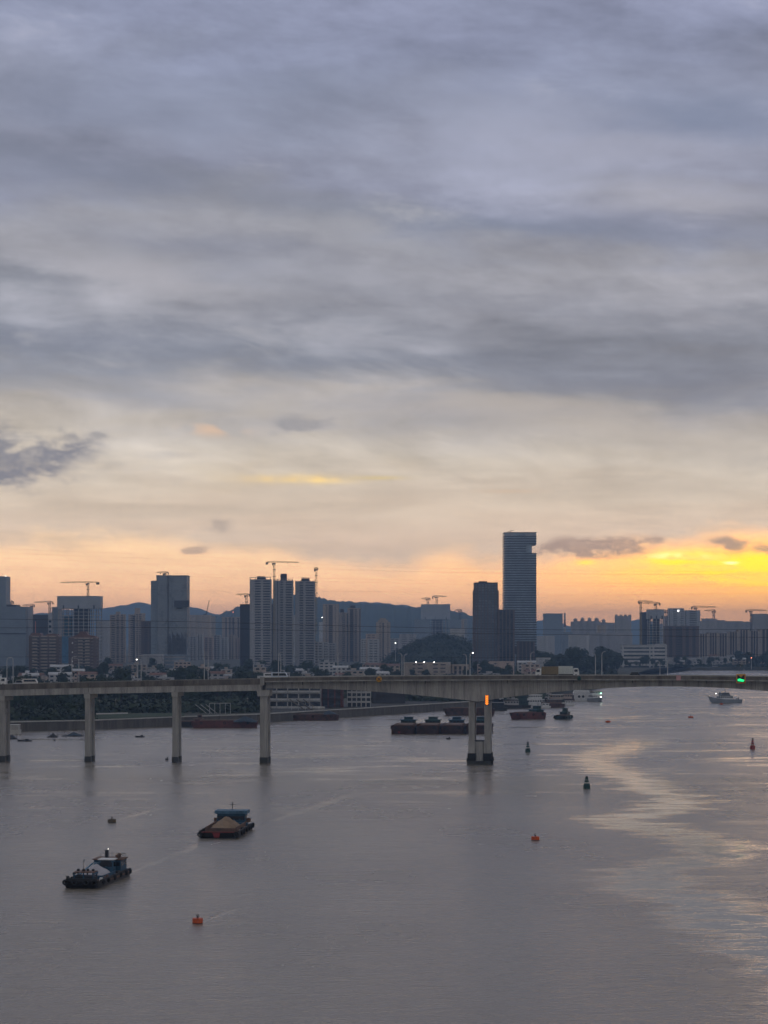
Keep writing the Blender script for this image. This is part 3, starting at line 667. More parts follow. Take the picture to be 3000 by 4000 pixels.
# ------------------------------------------------------------------ buildings
def tower(label, x0, x1, top, d, dep, spec, core, wall, fh=3.0, yaw=0.0, slab=None, name='apartment_tower', cat='building', group=None, z0=GZ, slabs=True, base=0.0):
    """spec: segments over the front, w wall pier, b balcony stack, n window wall, g bare glass"""
    yaw = R(yaw); w = ((x1 - x0) * d / F - dep * abs(math.sin(yaw))) / math.cos(yaw); hh = Z(top, d) - z0
    o = thing(name, label, cat, (X((x0 + x1) / 2, d), d + dep / 2, z0), yaw, group)
    slab = slab or wall
    MB().bx(-w / 2, w / 2, -dep / 2, dep / 2, -1, hh).build('core', core, o)
    nf = max(1, int((hh - base) / fh)); fh = (hh - base) / nf
    near = fh / d * F >= 8.0
    toks = spec.split(); tw = sum(float(t[1:]) for t in toks); u = -w / 2; yf = -dep / 2
    fl = range(nf)
    joined = {}
    if slabs:
        me = MB().bx(-w / 2 - .22, w / 2 + .22, -dep / 2 - .22, dep / 2 + .22, -.2, .35).mesh('floor_slab'); me.materials.append(slab)
        if near:
            for i in fl: link('floor_slab', me, o, (0, 0, base + (i + 1) * fh - .36))
        else:
            mb = MB()
            for i in fl: mb.bx(-w / 2 - .22, w / 2 + .22, -dep / 2 - .22, dep / 2 + .22, base + (i + 1) * fh - .5, base + (i + 1) * fh)
            mb.build('floor_slabs', slab, o, kind='stuff')
    for t in toks:
        sw = float(t[1:]) / tw * w; k = t[0]; a, b = u, u + sw; u = b
        if k == 'w': MB().bx(a, b, yf - .9, yf + .9, -1, hh + .6).build('wall_pier', wall, o)
        elif k in 'bn':
            if k == 'b': bx = (a + .05, b - .05, yf - 1.35, yf + .2, 0, 1.15); nm = 'balcony'
            else: bx = (a, b, yf - .45, yf + .2, 0, fh * .5); nm = 'spandrel'
            if near:
                me = MB().bx(*bx).mesh(nm); me.materials.append(slab if k == 'b' else wall)
                for i in fl: link(nm, me, o, (0, 0, base + i * fh + .12))
            else:
                mb = MB()
                for i in fl: mb.bx(*bx[:4], base + i * fh + .12 + bx[4], base + i * fh + .12 + bx[5])
                mb.build('balconies' if k == 'b' else 'spandrels', slab if k == 'b' else wall, o, kind='stuff')
    # side walls: a pier at the middle of either flank
    for s in (-1, 1): MB().bx(s * (w / 2 + .1) - .35, s * (w / 2 + .1) + .35, -dep * .28, dep * .3, -1, hh + .3).build('flank_wall', wall, o)
    MB().bx(-w / 2 - .3, w / 2 + .3, -dep / 2 - .3, dep / 2 + .3, hh, hh + .9).build('roof_parapet', slab, o)
    o['_w'], o['_h'], o['_d'] = w, hh, dep
    return o
def roofbox(o, fx0, fx1, hh, m, y0=-.25, y1=.3, z=0.9, nm='roof_house'):
    w, h_, dep = o['_w'], o['_h'], o['_d']
    return MB().bx(-w / 2 + fx0 * w, -w / 2 + fx1 * w, y0 * dep, y1 * dep, h_ + z - .02, h_ + z + hh).build(nm, m, o)

# left group
t = tower('dark slab building with tall core tower at the left edge', -260, 100, 2372, 2900, 60, 'g1', wall_blue, wall_blue, 4.2, name='office_block')
roofbox(t, .0, .768, 34 / F * 0 + 38.5, wall_blue, -.3, .3, nm='lift_tower'); roofbox(t, .77, .88, 2.5, dark_steel)
MB().bx(t['_w'] / 2 - 28.2, t['_w'] / 2 - 27.4, -14, -13, t['_h'] + 39.4, t['_h'] + 40.2).build('roof_lamp', lamp_white, t)
MB().bx(-t['_w'] / 2, t['_w'] / 2 + .5, -30.6, -29.8, t['_h'] - 34, t['_h'] - 32.5).build('cornice', wall_dark, t)
t = tower('dark block with orange strip beside the left slab', 96, 188, 2404, 3100, 34, 'w1 g3 w1 g4', wall_dark, wall_dark, 3.6, name='office_block')
MB().bx(-1.5, -.4, -18.4, -17.6, t['_h'] - 38, t['_h'] - 8).build('orange_strip', mat('terracotta_panel', (.55, .2, .12), .7, .1, .2), t)
t = tower('narrow pale grey core left of the screened construction building', 188, 204, 2398, 2950, 16, 'w1', wall_grey, wall_white, 4.0, name='lift_core', slabs=False)
for i in range(5): MB().bx(-1.6, 1.6, -9.6, -8.8, t['_h'] - 11 - i * 6.5, t['_h'] - 8.2 - i * 6.5).build('opening', glass_dark, t)
tower('blue grey panelled shaft touching the screened construction building', 203, 232, 2374, 2900, 24, 'w1 g3 w1', wall_blue, wall_grey, 4.2, name='lift_core', slabs=False)
# construction building wrapped with a climbing screen
def construction(label, x0, x1, top, d, dep, scr_px, nfl_h, cols, net=True, name='unfinished_building', scr=True):
    w = (x1 - x0) * d / F; hh = Z(top, d) - GZ; o = thing(name, label, 'building', (X((x0 + x1) / 2, d), d + dep / 2, GZ))
    sh = scr_px * d / F; hb = hh - sh
    nf = int(hb / nfl_h); nfl_h = hb / nf
    sl = MB().bx(-w / 2, w / 2, -dep / 2, dep / 2, -.3, .3).mesh('floor_slab'); sl.materials.append(concrete_pale)
    for i in range(nf): link('floor_slab', sl, o, (0, 0, (i + 1) * nfl_h - .35))
    cm = MB().bx(-.55, .55, -.55, .55, 0, hb).mesh('column'); cm.materials.append(concrete)
    for i in range(cols + 1):
        for y in (-dep / 2 + 1.2, dep / 2 - 1.2): link('column', cm, o, (-w / 2 + .8 + (w - 1.6) * i / cols, y, 0))
    MB().bx(-w * .14, w * .22, -dep * .32, dep * .3, 0, hb).build('core', wall_dark, o)
    MB().bx(-w * .40, -w * .2, -dep * .30, dep * .2, 0, hb * .86).build('inner_wall', net_blue, o)
    if scr:
        for i in range(4):
            a = -w / 2 - .6 + (w + 1.2) * i / 4; b = -w / 2 - .6 + (w + 1.2) * (i + 1) / 4
            MB().bx(a + .08, b - .08, -dep / 2 - 1.2, -dep / 2 - .5, hb - .4, hh).build('screen_panel', screen_grey, o)
        for s in (-1, 1): MB().bx(s * (w / 2 + .6) - .35, s * (w / 2 + .6) + .35, -dep / 2, dep / 2, hb - .4, hh).build('screen_panel', screen_grey, o)
        MB().bx(-w / 2, w / 2, -dep / 2 + .5, dep / 2, hb, hh - 1.5).build('formwork', wall_dark, o)
        for f in (-.36, .0, .38): MB().bx(w * f - .8, w * f + .8, -dep / 2 - 1.9, -dep / 2 - 1.25, hb - .5, hb + 3.8).build('screen_bracket', dark_steel, o)
    if net:
        MB().bx(-w / 2 - .2, -w * .12, -dep / 2 - .35, -dep / 2 - .1, 4, hb * .52).build('safety_net', net_blue, o)
    return o
construction('unfinished block with open floors under a grey wrap', 226, 387, 2328, 2850, 32, 48, 4.2, 8)
# two brown apartment blocks
def brown_block(label, x0, x1, top, d, spec, gable):
    t = tower(label, x0, x1, top, d, 17, spec, wall_dark, wall_brown, 2.95, slab=wall_tan, name='apartment_block')
    w, hh = t['_w'], t['_h']
    for i in range(int(hh / 2.95)):
        if i % 3 == 1: MB().bx(-w * .38, -w * .34, -9.6, -9.2, i * 2.95 + 1, i * 2.95 + 2.4).build('white_panel', white_paint, t)
    if gable: MB().prism([(-w / 2, hh + .85), (w / 2, hh + .85), (w * .42, hh + 2.4), (w * .18, hh + 3.2), (w * .1, hh + 6.8), (-w * .1, hh + 6.8), (-w * .2, hh + 3.4)], -7, 7).build('roof', roof_red, t)
    else:
        MB().prism([(-w / 2, hh + .85), (-w * .08, hh + .85), (-w * .14, hh + 3.6), (-w * .42, hh + 3.6)], -7, 7).build('roof', roof_red, t)
        MB().prism([(w * .02, hh + .85), (w * .46, hh + .85), (w * .4, hh + 2.8), (w * .1, hh + 2.8)], -7, 7).build('roof', roof_red, t)
brown_block('left brown apartment block with balconies and low twin roof caps', 113, 232, 2487, 2250, 'w2 b3 g1 w1 b4 w1 b4 w2', False)
brown_block('right brown apartment block with peaked central roof', 268, 378, 2494, 2220, 'w5 n2 w1 b4 g2 b4 w1 n2 w3', True)
tower('plain grey slab behind the right brown block', 378, 430, 2426, 3500, 26, 'w1 n3 w1', wall_grey, wall_grey, 3.2)
tower('slim apartment tower, left of two pale-edged ones beside the office block', 424, 448, 2404, 3150, 18, 'w1 b3', wall_dark, wall_tan, 3.0, yaw=8)
t = tower('broader apartment tower with rounded cap left of the office block', 447, 486, 2402, 3180, 18, 'w2 b2 w2 b2 w1', wall_dark, wall_tan, 3.0); roofbox(t, .1, .5, 3.5, wall_tan)
tower('slim apartment tower at the left of the staggered group by the office block', 502, 527, 2403, 3250, 18, 'w2 b2 g2', wall_dark, wall_tan, 3.0)
t = tower('tallest apartment tower of the staggered group by the office block', 525, 562, 2398, 3300, 20, 'w1 b2 w1 b2 w2', wall_dark, wall_tan, 3.0); roofbox(t, .0, .5, 7.5, wall_tan)
tower('brown apartment tower against the left flank of the office block', 552, 590, 2430, 3000, 18, 'w2 b2 w1 g1', wall_dark, wall_brown, 3.0)
# glass office block
d = 2700
t = tower('tall grey glass office block with step on its left shoulder', 611, 731, 2250, d, 36, 'w.4 g8 w.3 g8 w.4', glass_grey, wall_blue, 4.0, name='office_tower', slab=wall_blue)
w, hh = t['_w'], t['_h']
h2 = Z(2268, d) - GZ
s2 = MB().bx(-w / 2 - 22 * d / F, -w / 2 - .05, -17, 15, -1, h2).build('shoulder_block', wall_blue, t)
for i in range(int(h2 / 4)): MB().bx(-w / 2 - 22 * d / F - .2, -w / 2 - .1, -17.25, -16.9, i * 4 + 3.3, i * 4 + 3.9).build('floor_slab', glass_grey, t)
MB().bx(-w / 2 + 13.2, -w / 2 + 14.0, -19.3, -18.2, 0, hh + 1).build('corner_groove', wall_dark, t)
MB().bx(w * .08, w / 2 + 2.2, -20.6, -17.5, Z(2371, d) - GZ, Z(2346, d) - GZ).build('hoist_platform', dark_steel, t)
MB().bx(w * .16, w * .34, -21, -18, Z(2377, d) - GZ, Z(2371, d) - GZ).build('hoist_bracket', dark_steel, t)
for i in range(17): MB().bx(-w * .12 + i * 1.32 - .28, -w * .12 + i * 1.32 + .28, -19.4, -18.3, 2, Z(2470 + (i % 4) * 8, d) - GZ).build('fin', wall_dark, t)
t = tower('low pale grey hall at the foot of the office block', 552, 632, 2560, 2450, 26, 'w1 n6 w1', wall_grey, wall_grey, 3.4, name='podium_hall'); 
tower('long low podium right of the grey hall', 634, 735, 2562, 2480, 24, 'w1 n8 w1', wall_grey, wall_blue, 3.4, name='podium_hall')
# behind, between office block and the three towers
tower('grey brown apartment slab right behind the office block', 740, 824, 2404, 3900, 24, 'w1 n3 w1 n3 w1 n3 w2', wall_grey, wall_tan, 3.1)
tower('small grey tower stuck to the right of the grey brown slab', 822, 838, 2410, 3950, 20, 'w1 n1', wall_grey, wall_tan, 3.1)
tower('tan apartment slab with two recesses left of the dark slab', 867, 900, 2412, 4000, 22, 'w2 g1 w1 g1', wall_dark, wall_tan, 3.1)
tower('tan apartment slab touching the dark slab beside the three towers', 902, 941, 2412, 4020, 22, 'w1 g1 w2 g1 w1', wall_dark, wall_tan, 3.1)
for i, (a, b, ty, m) in enumerate([(740, 768, 2488, wall_grey), (770, 792, 2478, wall_white), (795, 832, 2490, wall_pink), (834, 860, 2483, wall_grey), (862, 890, 2492, wall_white), (892, 915, 2482, wall_tan), (917, 940, 2494, wall_pink)]):
    tower(['grey', 'white', 'pinkish', 'pale grey', 'second white', 'tan', 'last pinkish'][i] + ' mid-rise block in the row behind the office block', a, b, ty, 3500 + 30 * i, 18, 'w1 b2 w1 b2 w1', wall_dark, m, 3.0, name='mid_rise_block')
tower('dark brown slab left of the three towers', 938, 977, 2363, 2720, 22, 'w2 g3', wall_dark, wall_dark, 3.0, slab=wall_dark)
# the three apartment towers
d = 2690
t = tower('left of the three tall grey apartment towers', 976, 1057, 2266, d, 20, 'w5 b6 w2.2 b7 w.5', glass_dark, wall_grey, 3.0, slab=wall_grey)
roofbox(t, .33, .72, 3.6, wall_dark); w, hh = t['_w'], t['_h']
for f in (0.0, .25, .75, .97): MB().bx(-w / 2 + f * w, -w / 2 + f * w + .7, -9.5, -8.8, hh + .9, hh + 2.9).build('pergola_post', wall_grey, t)
MB().bx(-w / 2 - .2, w / 2 + .2, -9.8, -8.6, hh + 2.9, hh + 3.5).build('pergola_beam', wall_grey, t)
t = tower('middle one of the three tall grey apartment towers', 1068, 1143, 2270, d + 40, 20, 'w3 g.6 w2 b2.2 w2 b5 w.5', glass_dark, wall_grey, 3.0, slab=wall_grey)
roofbox(t, .36, .68, 8.0, wall_dark); w, hh = t['_w'], t['_h']
for f in (.0, .2, .8, .97): MB().bx(-w / 2 + f * w, -w / 2 + f * w + .7, -9.5, -8.8, hh + .9, hh + 2.2).build('pergola_post', wall_grey, t)
MB().bx(-w / 2 - .2, w / 2 + .2, -9.8, -8.6, hh + 2.2, hh + 2.8).build('pergola_beam', wall_grey, t)
t = tower('right of the three tall grey apartment towers', 1154, 1228, 2273, d + 60, 20, 'w3.6 b3.2 w2 b7 w.5', glass_dark, wall_grey, 3.0, slab=wall_grey)
roofbox(t, .3, .72, 3.2, wall_dark); w, hh = t['_w'], t['_h']
MB().bx(-w * .2, w * .24, -7, 7, hh + 4.6, hh + 5.1).build('roof_canopy', wall_grey, t)
for f in (0., .25, .75, .97): MB().bx(-w / 2 + f * w, -w / 2 + f * w + .7, -9.5, -8.8, hh + .9, hh + 1.9).build('pergola_post', wall_grey, t)
tower('brown infill slab between the left and middle grey towers', 1050, 1072, 2362, 3200, 16, 'w1 g1', wall_dark, wall_brown, 3.0)
tower('thin pale slab between the middle and right grey towers', 1143, 1154, 2405, 3300, 14, 'w1', wall_white, wall_white, 3.0)
# right of them: pale twin blocks
tower('left half of the tan apartment pair right of the three towers', 1262, 1322, 2362, 3300, 22, 'w2 b1 w1.4 g3 w2 b.5 w2', wall_dark, wall_tan, 3.0, slab=wall_tan)
t = tower('lower middle block of the tan apartment pair', 1326, 1360, 2395, 3350, 22, 'w2 b2 w1 g1', wall_dark, wall_tan, 3.0, slab=wall_tan); roofbox(t, .1, .5, 5, wall_dark)
t = tower('right half of the tan apartment pair right of the three towers', 1358, 1408, 2378, 3380, 22, 'w2 g3 w1 b2 w2 g1', wall_dark, wall_tan, 3.0, slab=wall_tan); roofbox(t, .2, .6, 4, wall_dark)
tower('thin pale cylinder-like tower seen between tan blocks and crane mast', 1246, 1261, 2432, 4300, 18, 'w1', wall_white, wall_white, 3.0)
for i, (a, b, ty, m, dd) in enumerate([(1225, 1262, 2510, wall_white, 2800), (1264, 1282, 2512, wall_white, 2820), (1284, 1312, 2514, wall_grey, 2850), (1410, 1432, 2498, wall_white, 3200), (1430, 1470, 2478, wall_pink, 3100), (1437, 1480, 2500, wall_white, 2900), (1560, 1625, 2478, wall_grey, 3600), (1520, 1562, 2496, wall_grey, 3500)]):
    tower(['pale grey hall at the foot of the right grey tower', 'narrow white hall next to the crane mast foot', 'grey shed in front of the tan pair', 'tiny white house right of the tan pair',
           'pinkish block left of the tan round-topped tower', 'white low block in front of the pinkish one', 'grey block left of the wooded hill', 'grey low block behind the bright floodlight'][i], a, b, ty, dd, 16, 'w1 n2 w1 n2 w1', wall_dark, m, 3.1, name='low_block')
t = tower('tan tower with rounded top left of the wooded hill', 1470, 1524, 2432, 3250, 20, 'w2 n1 w1 g1 w2 n1 w1', wall_dark, wall_tan, 3.0, slab=wall_tan); roofbox(t, .1, .85, 3, wall_tan); roofbox(t, .25, .7, 2.5, wall_tan, z=3.9)
# unfinished blocks on the ridge side
t = construction('distant unfinished grey block under two cranes before the ridge', 1647, 1757, 2360, 4600, 40, 58, 4.2, 8, False)
tower('blue grey wide block below the distant unfinished block', 1620, 1680, 2420, 4300, 30, 'g1', wall_blue, wall_blue, 4)
tower('blue grey low block right of the distant unfinished block', 1756, 1830, 2422, 4400, 30, 'w1 g3 w1 g3', wall_blue, wall_blue, 4)
tower('pale capped block behind the wooded hill', 1804, 1822, 2420, 4100, 20, 'w1 g1', wall_blue, wall_tan, 3.5)
tower('white building on the right shoulder of the wooded hill', 1760, 1815, 2459, 3100, 18, 'w1 n4 w1 n2', wall_grey, wall_white, 3.4, name='hill_house')
# the dark apartment tower and the tallest tower
d = 2650
t = tower('dark ribbed apartment tower left of the tallest tower', 1854, 1944, 2278, d, 26, 'w.4 g.6 w.5 g1 w.35 g1 w.35 g1 w.35 g1 w.35 g1 w.5 g.6 w.4', glass_dim, wall_brown, 3.05, slab=wall_dark)
w, hh = t['_w'], t['_h']; zz = Z(2306, d) - GZ
for s in (-1, 1): MB().bx(s * (w / 2 + .75) - .7, s * (w / 2 + .75) + .7, -12, 12, -1, zz).build('side_bay', wall_brown, t)
MB().bx(-w / 2 - .3, w / 2 + .3, -14.6, -13.95, -1, Z(2384, d) - GZ).build('facade_screen', wall_brown, t) if False else None
roofbox(t, .2, .55, 1.6, wall_dark)
tower('lower ribbed apartment slab joined to the dark apartment tower', 1946, 2010, 2384, d - 10, 24, 'w.5 g1 w.35 g1 w.35 g1 w.35 g1 w.6', glass_dark, wall_brown, 3.05, slab=wall_dark)
tower('small ribbed brown block before the foot of the tallest tower', 2024, 2088, 2508, 2500, 20, 'w.4 g1 w.4 g1 w.4 g1 w.4 g1 w.4', wall_dark, wall_brown, 3.0, slab=wall_dark)
d = 2750
hx0, hx1 = X(1970, d), X(2095, d); wT = hx1 - hx0; hT = Z(2082, d) - GZ
o = thing('skyscraper', 'tallest tower, blue banded glass with notch near its top', 'building', ((hx0 + hx1) / 2, d, GZ))
za, zb = Z(2160, d) - GZ, Z(2128, d) - GZ; dp = 38.0
ch = 6.0
def outline(x1_): return [(-wT / 2, ch), (-wT / 2 + ch * .55, 0), (x1_ - 1.2, 0), (x1_, 1.2), (x1_, dp), (-wT / 2, dp)]
MB().flat(outline(wT / 2), -1, za).build('lower_shaft', glass_blue, o)
MB().flat(outline(wT / 2 - 17 / 125 * wT), za, zb).build('recessed_storeys', glass_blue, o)
MB().flat(outline(wT / 2), zb, hT).build('upper_shaft', glass_blue, o)
pitch = 9.6 * d / F; nb = int((hT - 4) / pitch)
band_m = mat('dark_band_panel', (0.03, 0.037, 0.05), .5, .2, .1)
for i in range(nb):
    z = hT - 4.6 - i * pitch
    if z < 26: break
    x1_ = wT / 2 - (17 / 125 * wT if za - .3 < z < zb + .2 else 0)
    if za - .3 < z < zb + .2: x1_ -= 20 / 125 * wT
    pts = [(-wT / 2 - .35, ch - .3), (-wT / 2 + ch * .55 - .2, -.4), (x1_ + (.35 if x1_ == wT / 2 else -.6), -.4), (x1_ + (.35 if x1_ == wT / 2 else -.6), dp + .3), (-wT / 2 - .35, dp + .3)]
    MB().flat(pts, z, z + pitch * .42).build('floor_band', band_m, o)
MB().flat([(-wT / 2 - .3, ch), (-wT / 2 + ch * .55, -.4), (wT / 2 + .3, -.4), (wT / 2 + .3, dp), (-wT / 2 - .3, dp)], hT, hT + 1.0).build('roof_parapet', band_m, o)
MB().bx(wT * .16, wT * .48, -.7, -.2, hT - 3.6, hT - .6).build('roof_sign', mat('grey_sign_panel', (.33, .35, .38), .6, .1, .2), o)
MB().bx(-wT * .46, -wT * .2, -.7, -.2, hT - 3.6, hT - .6).build('louvre_panel', mat('grey_sign_panel', (.33, .35, .38)), o)
MB().bx(-wT / 2 - .4, wT / 2 + .4, -.8, dp, 16, 25.5).build('podium_band', wall_dark, o)
for i in range(9): MB().bx(-wT * .46 + i * wT * .115 - .5, -wT * .46 + i * wT * .115 + .5, -1.4, -.8, -1, 16).build('podium_column', wall_dark, o)
MB().tube([(-wT * .28, 12, hT), (-wT * .28, 12, hT + 3)], .35).build('davit_post', dark_steel, o)
MB().bar((-wT * .28 - 4, 12, hT + 2), (-wT * .28 + 4, 12, hT + 4.2), .6).build('davit_arm', dark_steel, o)
# right skyline
tower('plain blue grey block right of the tallest tower', 2126, 2198, 2398, 4400, 34, 'g1', wall_blue, wall_blue, 4.0)
o = thing('chimney', 'slender banded chimney right of the plain blue grey block', 'chimney', (X(2206, 4500), 4500, GZ))
for i in range(6): MB().lathe([(3.0 - i * .22, i * 13.7), (2.8 - i * .22, (i + 1) * 13.7 - .05)], 14).build('chimney_band', wall_white if i % 2 else roof_red, o)
d = 4200
for i, (a, b, ty) in enumerate([(2233, 2262, 2430), (2260, 2290, 2428), (2288, 2318, 2428), (2315, 2346, 2428), (2344, 2372, 2433)]):
    t = tower(['first', 'second', 'third', 'fourth', 'fifth'][i] + ' from the left of the five capped grey towers', a, b, ty, d + i * 12, 22, 'w2 n1 w1 n1 w1', wall_grey, wall_grey, 3.1, group='row of five capped towers')
    w, hh = t['_w'], t['_h']
    if i < 5: MB().lathe([(w * .26, 0), (w * .26, 2.2), (w * .2, 3.2), (w * .36, 3.4), (w * .05, 6.5)], 10, (w * .05, -3, hh + .85)).build('roof_cap', wall_grey, t)
tower('pale slab with gable end before the five capped towers', 2332, 2366, 2444, 3900, 20, 'w3 g1 w2', wall_grey, wall_tan, 3.1)
tower('grey block between the five capped towers and the crenellated one', 2370, 2406, 2434, 4300, 22, 'w1 n1 w1 n1 w1', wall_grey, wall_grey, 3.1)
t = tower('crenellated grey tower left of the cranes', 2407, 2466, 2408, 4000, 26, 'w1 n2 w1 n2 w1', wall_grey, wall_grey, 3.1)
for f in (0, .3, .6, .88): roofbox(t, f, f + .12, 2.5, wall_grey)
tower('white low slab in front of the five capped towers', 2100, 2166, 2486, 3700, 20, 'w1 n3 w1 n3', wall_grey, wall_white, 3.1, name='mid_rise_block')
tower('pale mid-rise in front of the second capped tower', 2225, 2300, 2482, 3600, 20, 'w1 n2 w1 n3 w1', wall_grey, wall_white, 3.1, name='mid_rise_block')
tower('long grey mid-rise in front of the crenellated tower', 2300, 2470, 2474, 3700, 20, 'w1 n2 w1 n3 w1 n3 w1 n2 w1', wall_grey, wall_grey, 3.1, name='mid_rise_block')
tower('grey low slab between the plain block and the chimney', 2196, 2236, 2470, 4000, 20, 'w1 n2 w1', wall_grey, wall_blue, 3.1, name='mid_rise_block')
construction('dark unfinished tower under the two crossed cranes', 2535, 2593, 2380, 3300, 26, 36, 3.6, 4, False)
tower('dark brown slab left of the tower under crossed cranes', 2505, 2540, 2394, 3350, 22, 'w2 g2 w1', wall_dark, wall_dark, 3.2)
tower('small far pale tower seen between the two crane groups', 2592, 2618, 2408, 4600, 20, 'w1 n1 w1', wall_grey, wall_pink, 3.3)
t = tower('wrapped grey block with bright floodlight at its top', 2616, 2672, 2378, 3500, 26, 'w1 n1 w1 n1', wall_dark, screen_grey, 3.4, name='unfinished_building')
MB().lathe([(.2, -.8), (.8, -.4), (.9, .2), (.2, .7)], 10, (2, -14.6, t['_h'] - 3)).build('floodlight', lamp_white, t)
tower('wrapped grey block right of the floodlit one', 2680, 2735, 2386, 3520, 26, 'w1 n2 w1', wall_dark, screen_grey, 3.4, name='unfinished_building')
d0 = 3000
tower('broad brown slab below the wrapped blocks', 2600, 2730, 2448, 3050, 22, 'w1 g1 w1 g2 w1 g1 w1 g1 w1', wall_dark, wall_brown, 3.1)
tower('light capped block right of the wrapped blocks', 2747, 2800, 2418, 3900, 24, 'w1 n2 w1 n1 w1', wall_grey, wall_grey, 3.2)
lab = ['first', 'second', 'third', 'fourth', 'fifth', 'sixth', 'seventh']
for i, (a, b, ty) in enumerate([(2728, 2768, 2478), (2766, 2806, 2474), (2804, 2846, 2476), (2844, 2886, 2470), (2884, 2928, 2462), (2926, 2968, 2466), (2966, 3030, 2460)]):
    tower(lab[i] + ' brownish block from the left in the near right-hand row', a, b, ty, 3150 + 25 * i, 20, 'w1.3 b1 w.7 g1 w.7 b1 w1.3', wall_dark, wall_tan, 3.1, slab=wall_brown, group='near row of brownish blocks on the right')
for i, (a, b, ty) in enumerate([(2738, 2762, 2428), (2798, 2832, 2424), (2830, 2868, 2428), (2866, 2902, 2428), (2900, 2948, 2430)]):
    tower(lab[i] + ' grey block from the left in the rear right-hand row', a, b, ty, 4000 + 25 * i, 22, 'w1 n1 w1 n1 w1', wall_grey, wall_grey, 3.1, group='rear row of grey blocks on the right')
tower('tall grey block at the right edge of the skyline', 2944, 3060, 2400, 3800, 26, 'w1 n3 w1 n3', wall_grey, wall_grey, 3.2)
# white striped building by the water
d = 2765
o = thing('striped_building', 'white building with long dark window strips on the far bank', 'building', (X(2518, d), d, GZ))
w = 175 * d / F; hh = Z(2520, d) - GZ
MB().bx(-w / 2, w / 2, .6, 18, -.5, hh - .3).build('inner_wall', glass_dark, o)
nf = 6; fh = hh / nf
for i in range(nf): MB().bx(-w / 2 - .1, w / 2 + .1, 0, 18.3, i * fh + fh * .38, (i + 1) * fh).build('white_band', wall_white, o)
for f in (-.5, .1, .18, .46): MB().bx(w * f, w * f + 1.9, -.25, 18.4, -.5, hh + .3).build('pilaster', wall_white, o)
MB().bx(-w / 2 - .4, w / 2 + .4, -.5, 18.6, hh, hh + .5).build('roof', roof_grey, o)
MB().bx(w * .25, w * .48, -.4, 10, hh + .5, hh + 1.6).build('roof_house', wall_white, o)
# long low terminal beyond the far reach
for i, (a, b, y0_, m, lb) in enumerate([(2606, 2745, 2572, wall_grey, 'long white low shed right of the striped building'), (2750, 2842, 2568, wall_grey, 'long white low shed behind the gridded white house'), (2845, 2872, 2560, wall_white, 'narrow gridded white house by the far water'), (2880, 2900, 2566, wall_white, 'tiny white cube house right of the gridded white house'),
                                        (2490, 2560, 2594, roof_white, 'white low roof in front of the striped building'), (2670, 2760, 2594, roof_white, 'white rounded shed roof near the far water'), (2545, 2645, 2618, roof_white, 'white long boat shed at the far waterline')]):
    tower(lb, a, b, y0_, (2880 if a > 2600 else 2740) + (i % 3) * 40, 14, 'w1 n3 w1', wall_grey, m, 3.3, name='low_shed', cat='shed', slab=roof_white)
tower('white stepped house left of the dark tree clump', 2098, 2150, 2572, 2380, 16, 'w1 n2 w1 n2 w1', wall_grey, wall_white, 3.1, name='low_house')
tower('pinkish house before the dark apartment tower', 1900, 2008, 2588, 2150, 16, 'w3 n1 w4 n1 w2', wall_dark, wall_pink, 3.2, name='low_house')
t = tower('yellowish long low house with three floodlights', 1582, 1760, 2592, 2080, 14, 'w3 n1 w1 n2 w4 n2 w1 n2 w2', wall_dark, wall_tan, 3.2, name='low_house'); w, hh = t['_w'], t['_h']
for f in (.24, .42, .64):
    MB().lathe([(.08, -.28), (.3, -.12), (.32, .12), (.08, .3)], 10, (-w / 2 + f * w, -7.6, hh + 1.3)).build('floodlight', lamp_white, t)
MB().prism([(-w * .06, hh * .3), (w * .16, hh * .3), (w * .05, hh * .72)], -8.6, -8.0).build('pediment', wall_tan, t)
tower('yellowish columned house right of the floodlit one', 1765, 1830, 2600, 2085, 14, 'w1 g1 w1 g1 w1 g1 w1', wall_dark, wall_tan, 3.2, name='low_house')
# buildings on the quay seen under the bridge
d = 1218
t = tower('long white-banded quay building under the bridge', 1040, 1250, 2676, d, 14, 'b1 w.12 b1 w.12 b1 w.12 b1 w.12 b1', glass_dark, wall_grey, 4.1, slab=wall_white, name='quay_building')
t = tower('dark red framed quay building next to the white-banded one', 1252, 1338, 2674, d + 15, 14, 'w.4 b1 w.3 b1 w.3 b1 w.4', glass_dark, mat('dark_red_frame', (.13, .045, .04), .7, .3, .2), 4.0, slab=wall_dark, name='quay_building')
MB().bx(-t['_w'] / 2 - 2, -t['_w'] / 2 - .5, -8.2, 6, -1, t['_h']).build('brick_pier', wall_brown, t)
# white gridded building
w = 92 * (d + 30) / F; o = thing('gridded_building', 'white gridded four-storey quay building under the bridge', 'building', (X(1402, d + 30), d + 30, GZ)); hh = Z(2672, d) - GZ
MB().bx(-w / 2, w / 2, .8, 13, -.5, hh).build('inner_wall', glass_dark, o)
for i in range(6): MB().bx(-w / 2 + i * (w / 5) - (.3 if i else 0), -w / 2 + i * (w / 5) + (.3 if i < 5 else 0) + .0, 0, 13.2, -.5, hh).build('white_pier', wall_white, o)
for i in range(5): MB().bx(-w / 2 - .1, w / 2 + .1, -.12, 13.3, i * hh / 5 + 2.2, i * hh / 5 + 3.2).build('white_band', wall_white, o)
tower('dark unlit quay building right of the gridded one', 1455, 1580, 2684, d + 90, 14, 'w1 n3 w1 n3 w1', wall_dark, wall_dark, 3.8, name='quay_building')
tower('dark low quay shed between gridded and main pier', 1590, 1830, 2722, d + 158, 16, 'w1 n5 w1 n5', wall_dark, wall_dark, 3.8, name='quay_building')
sheet('quay_apron', [(1010, 1150), (1400, 1238), (1650, 1308), (1870, 1372), (1840, 1440), (1400, 1310), (1010, 1220)], GZ + .15, asphalt)

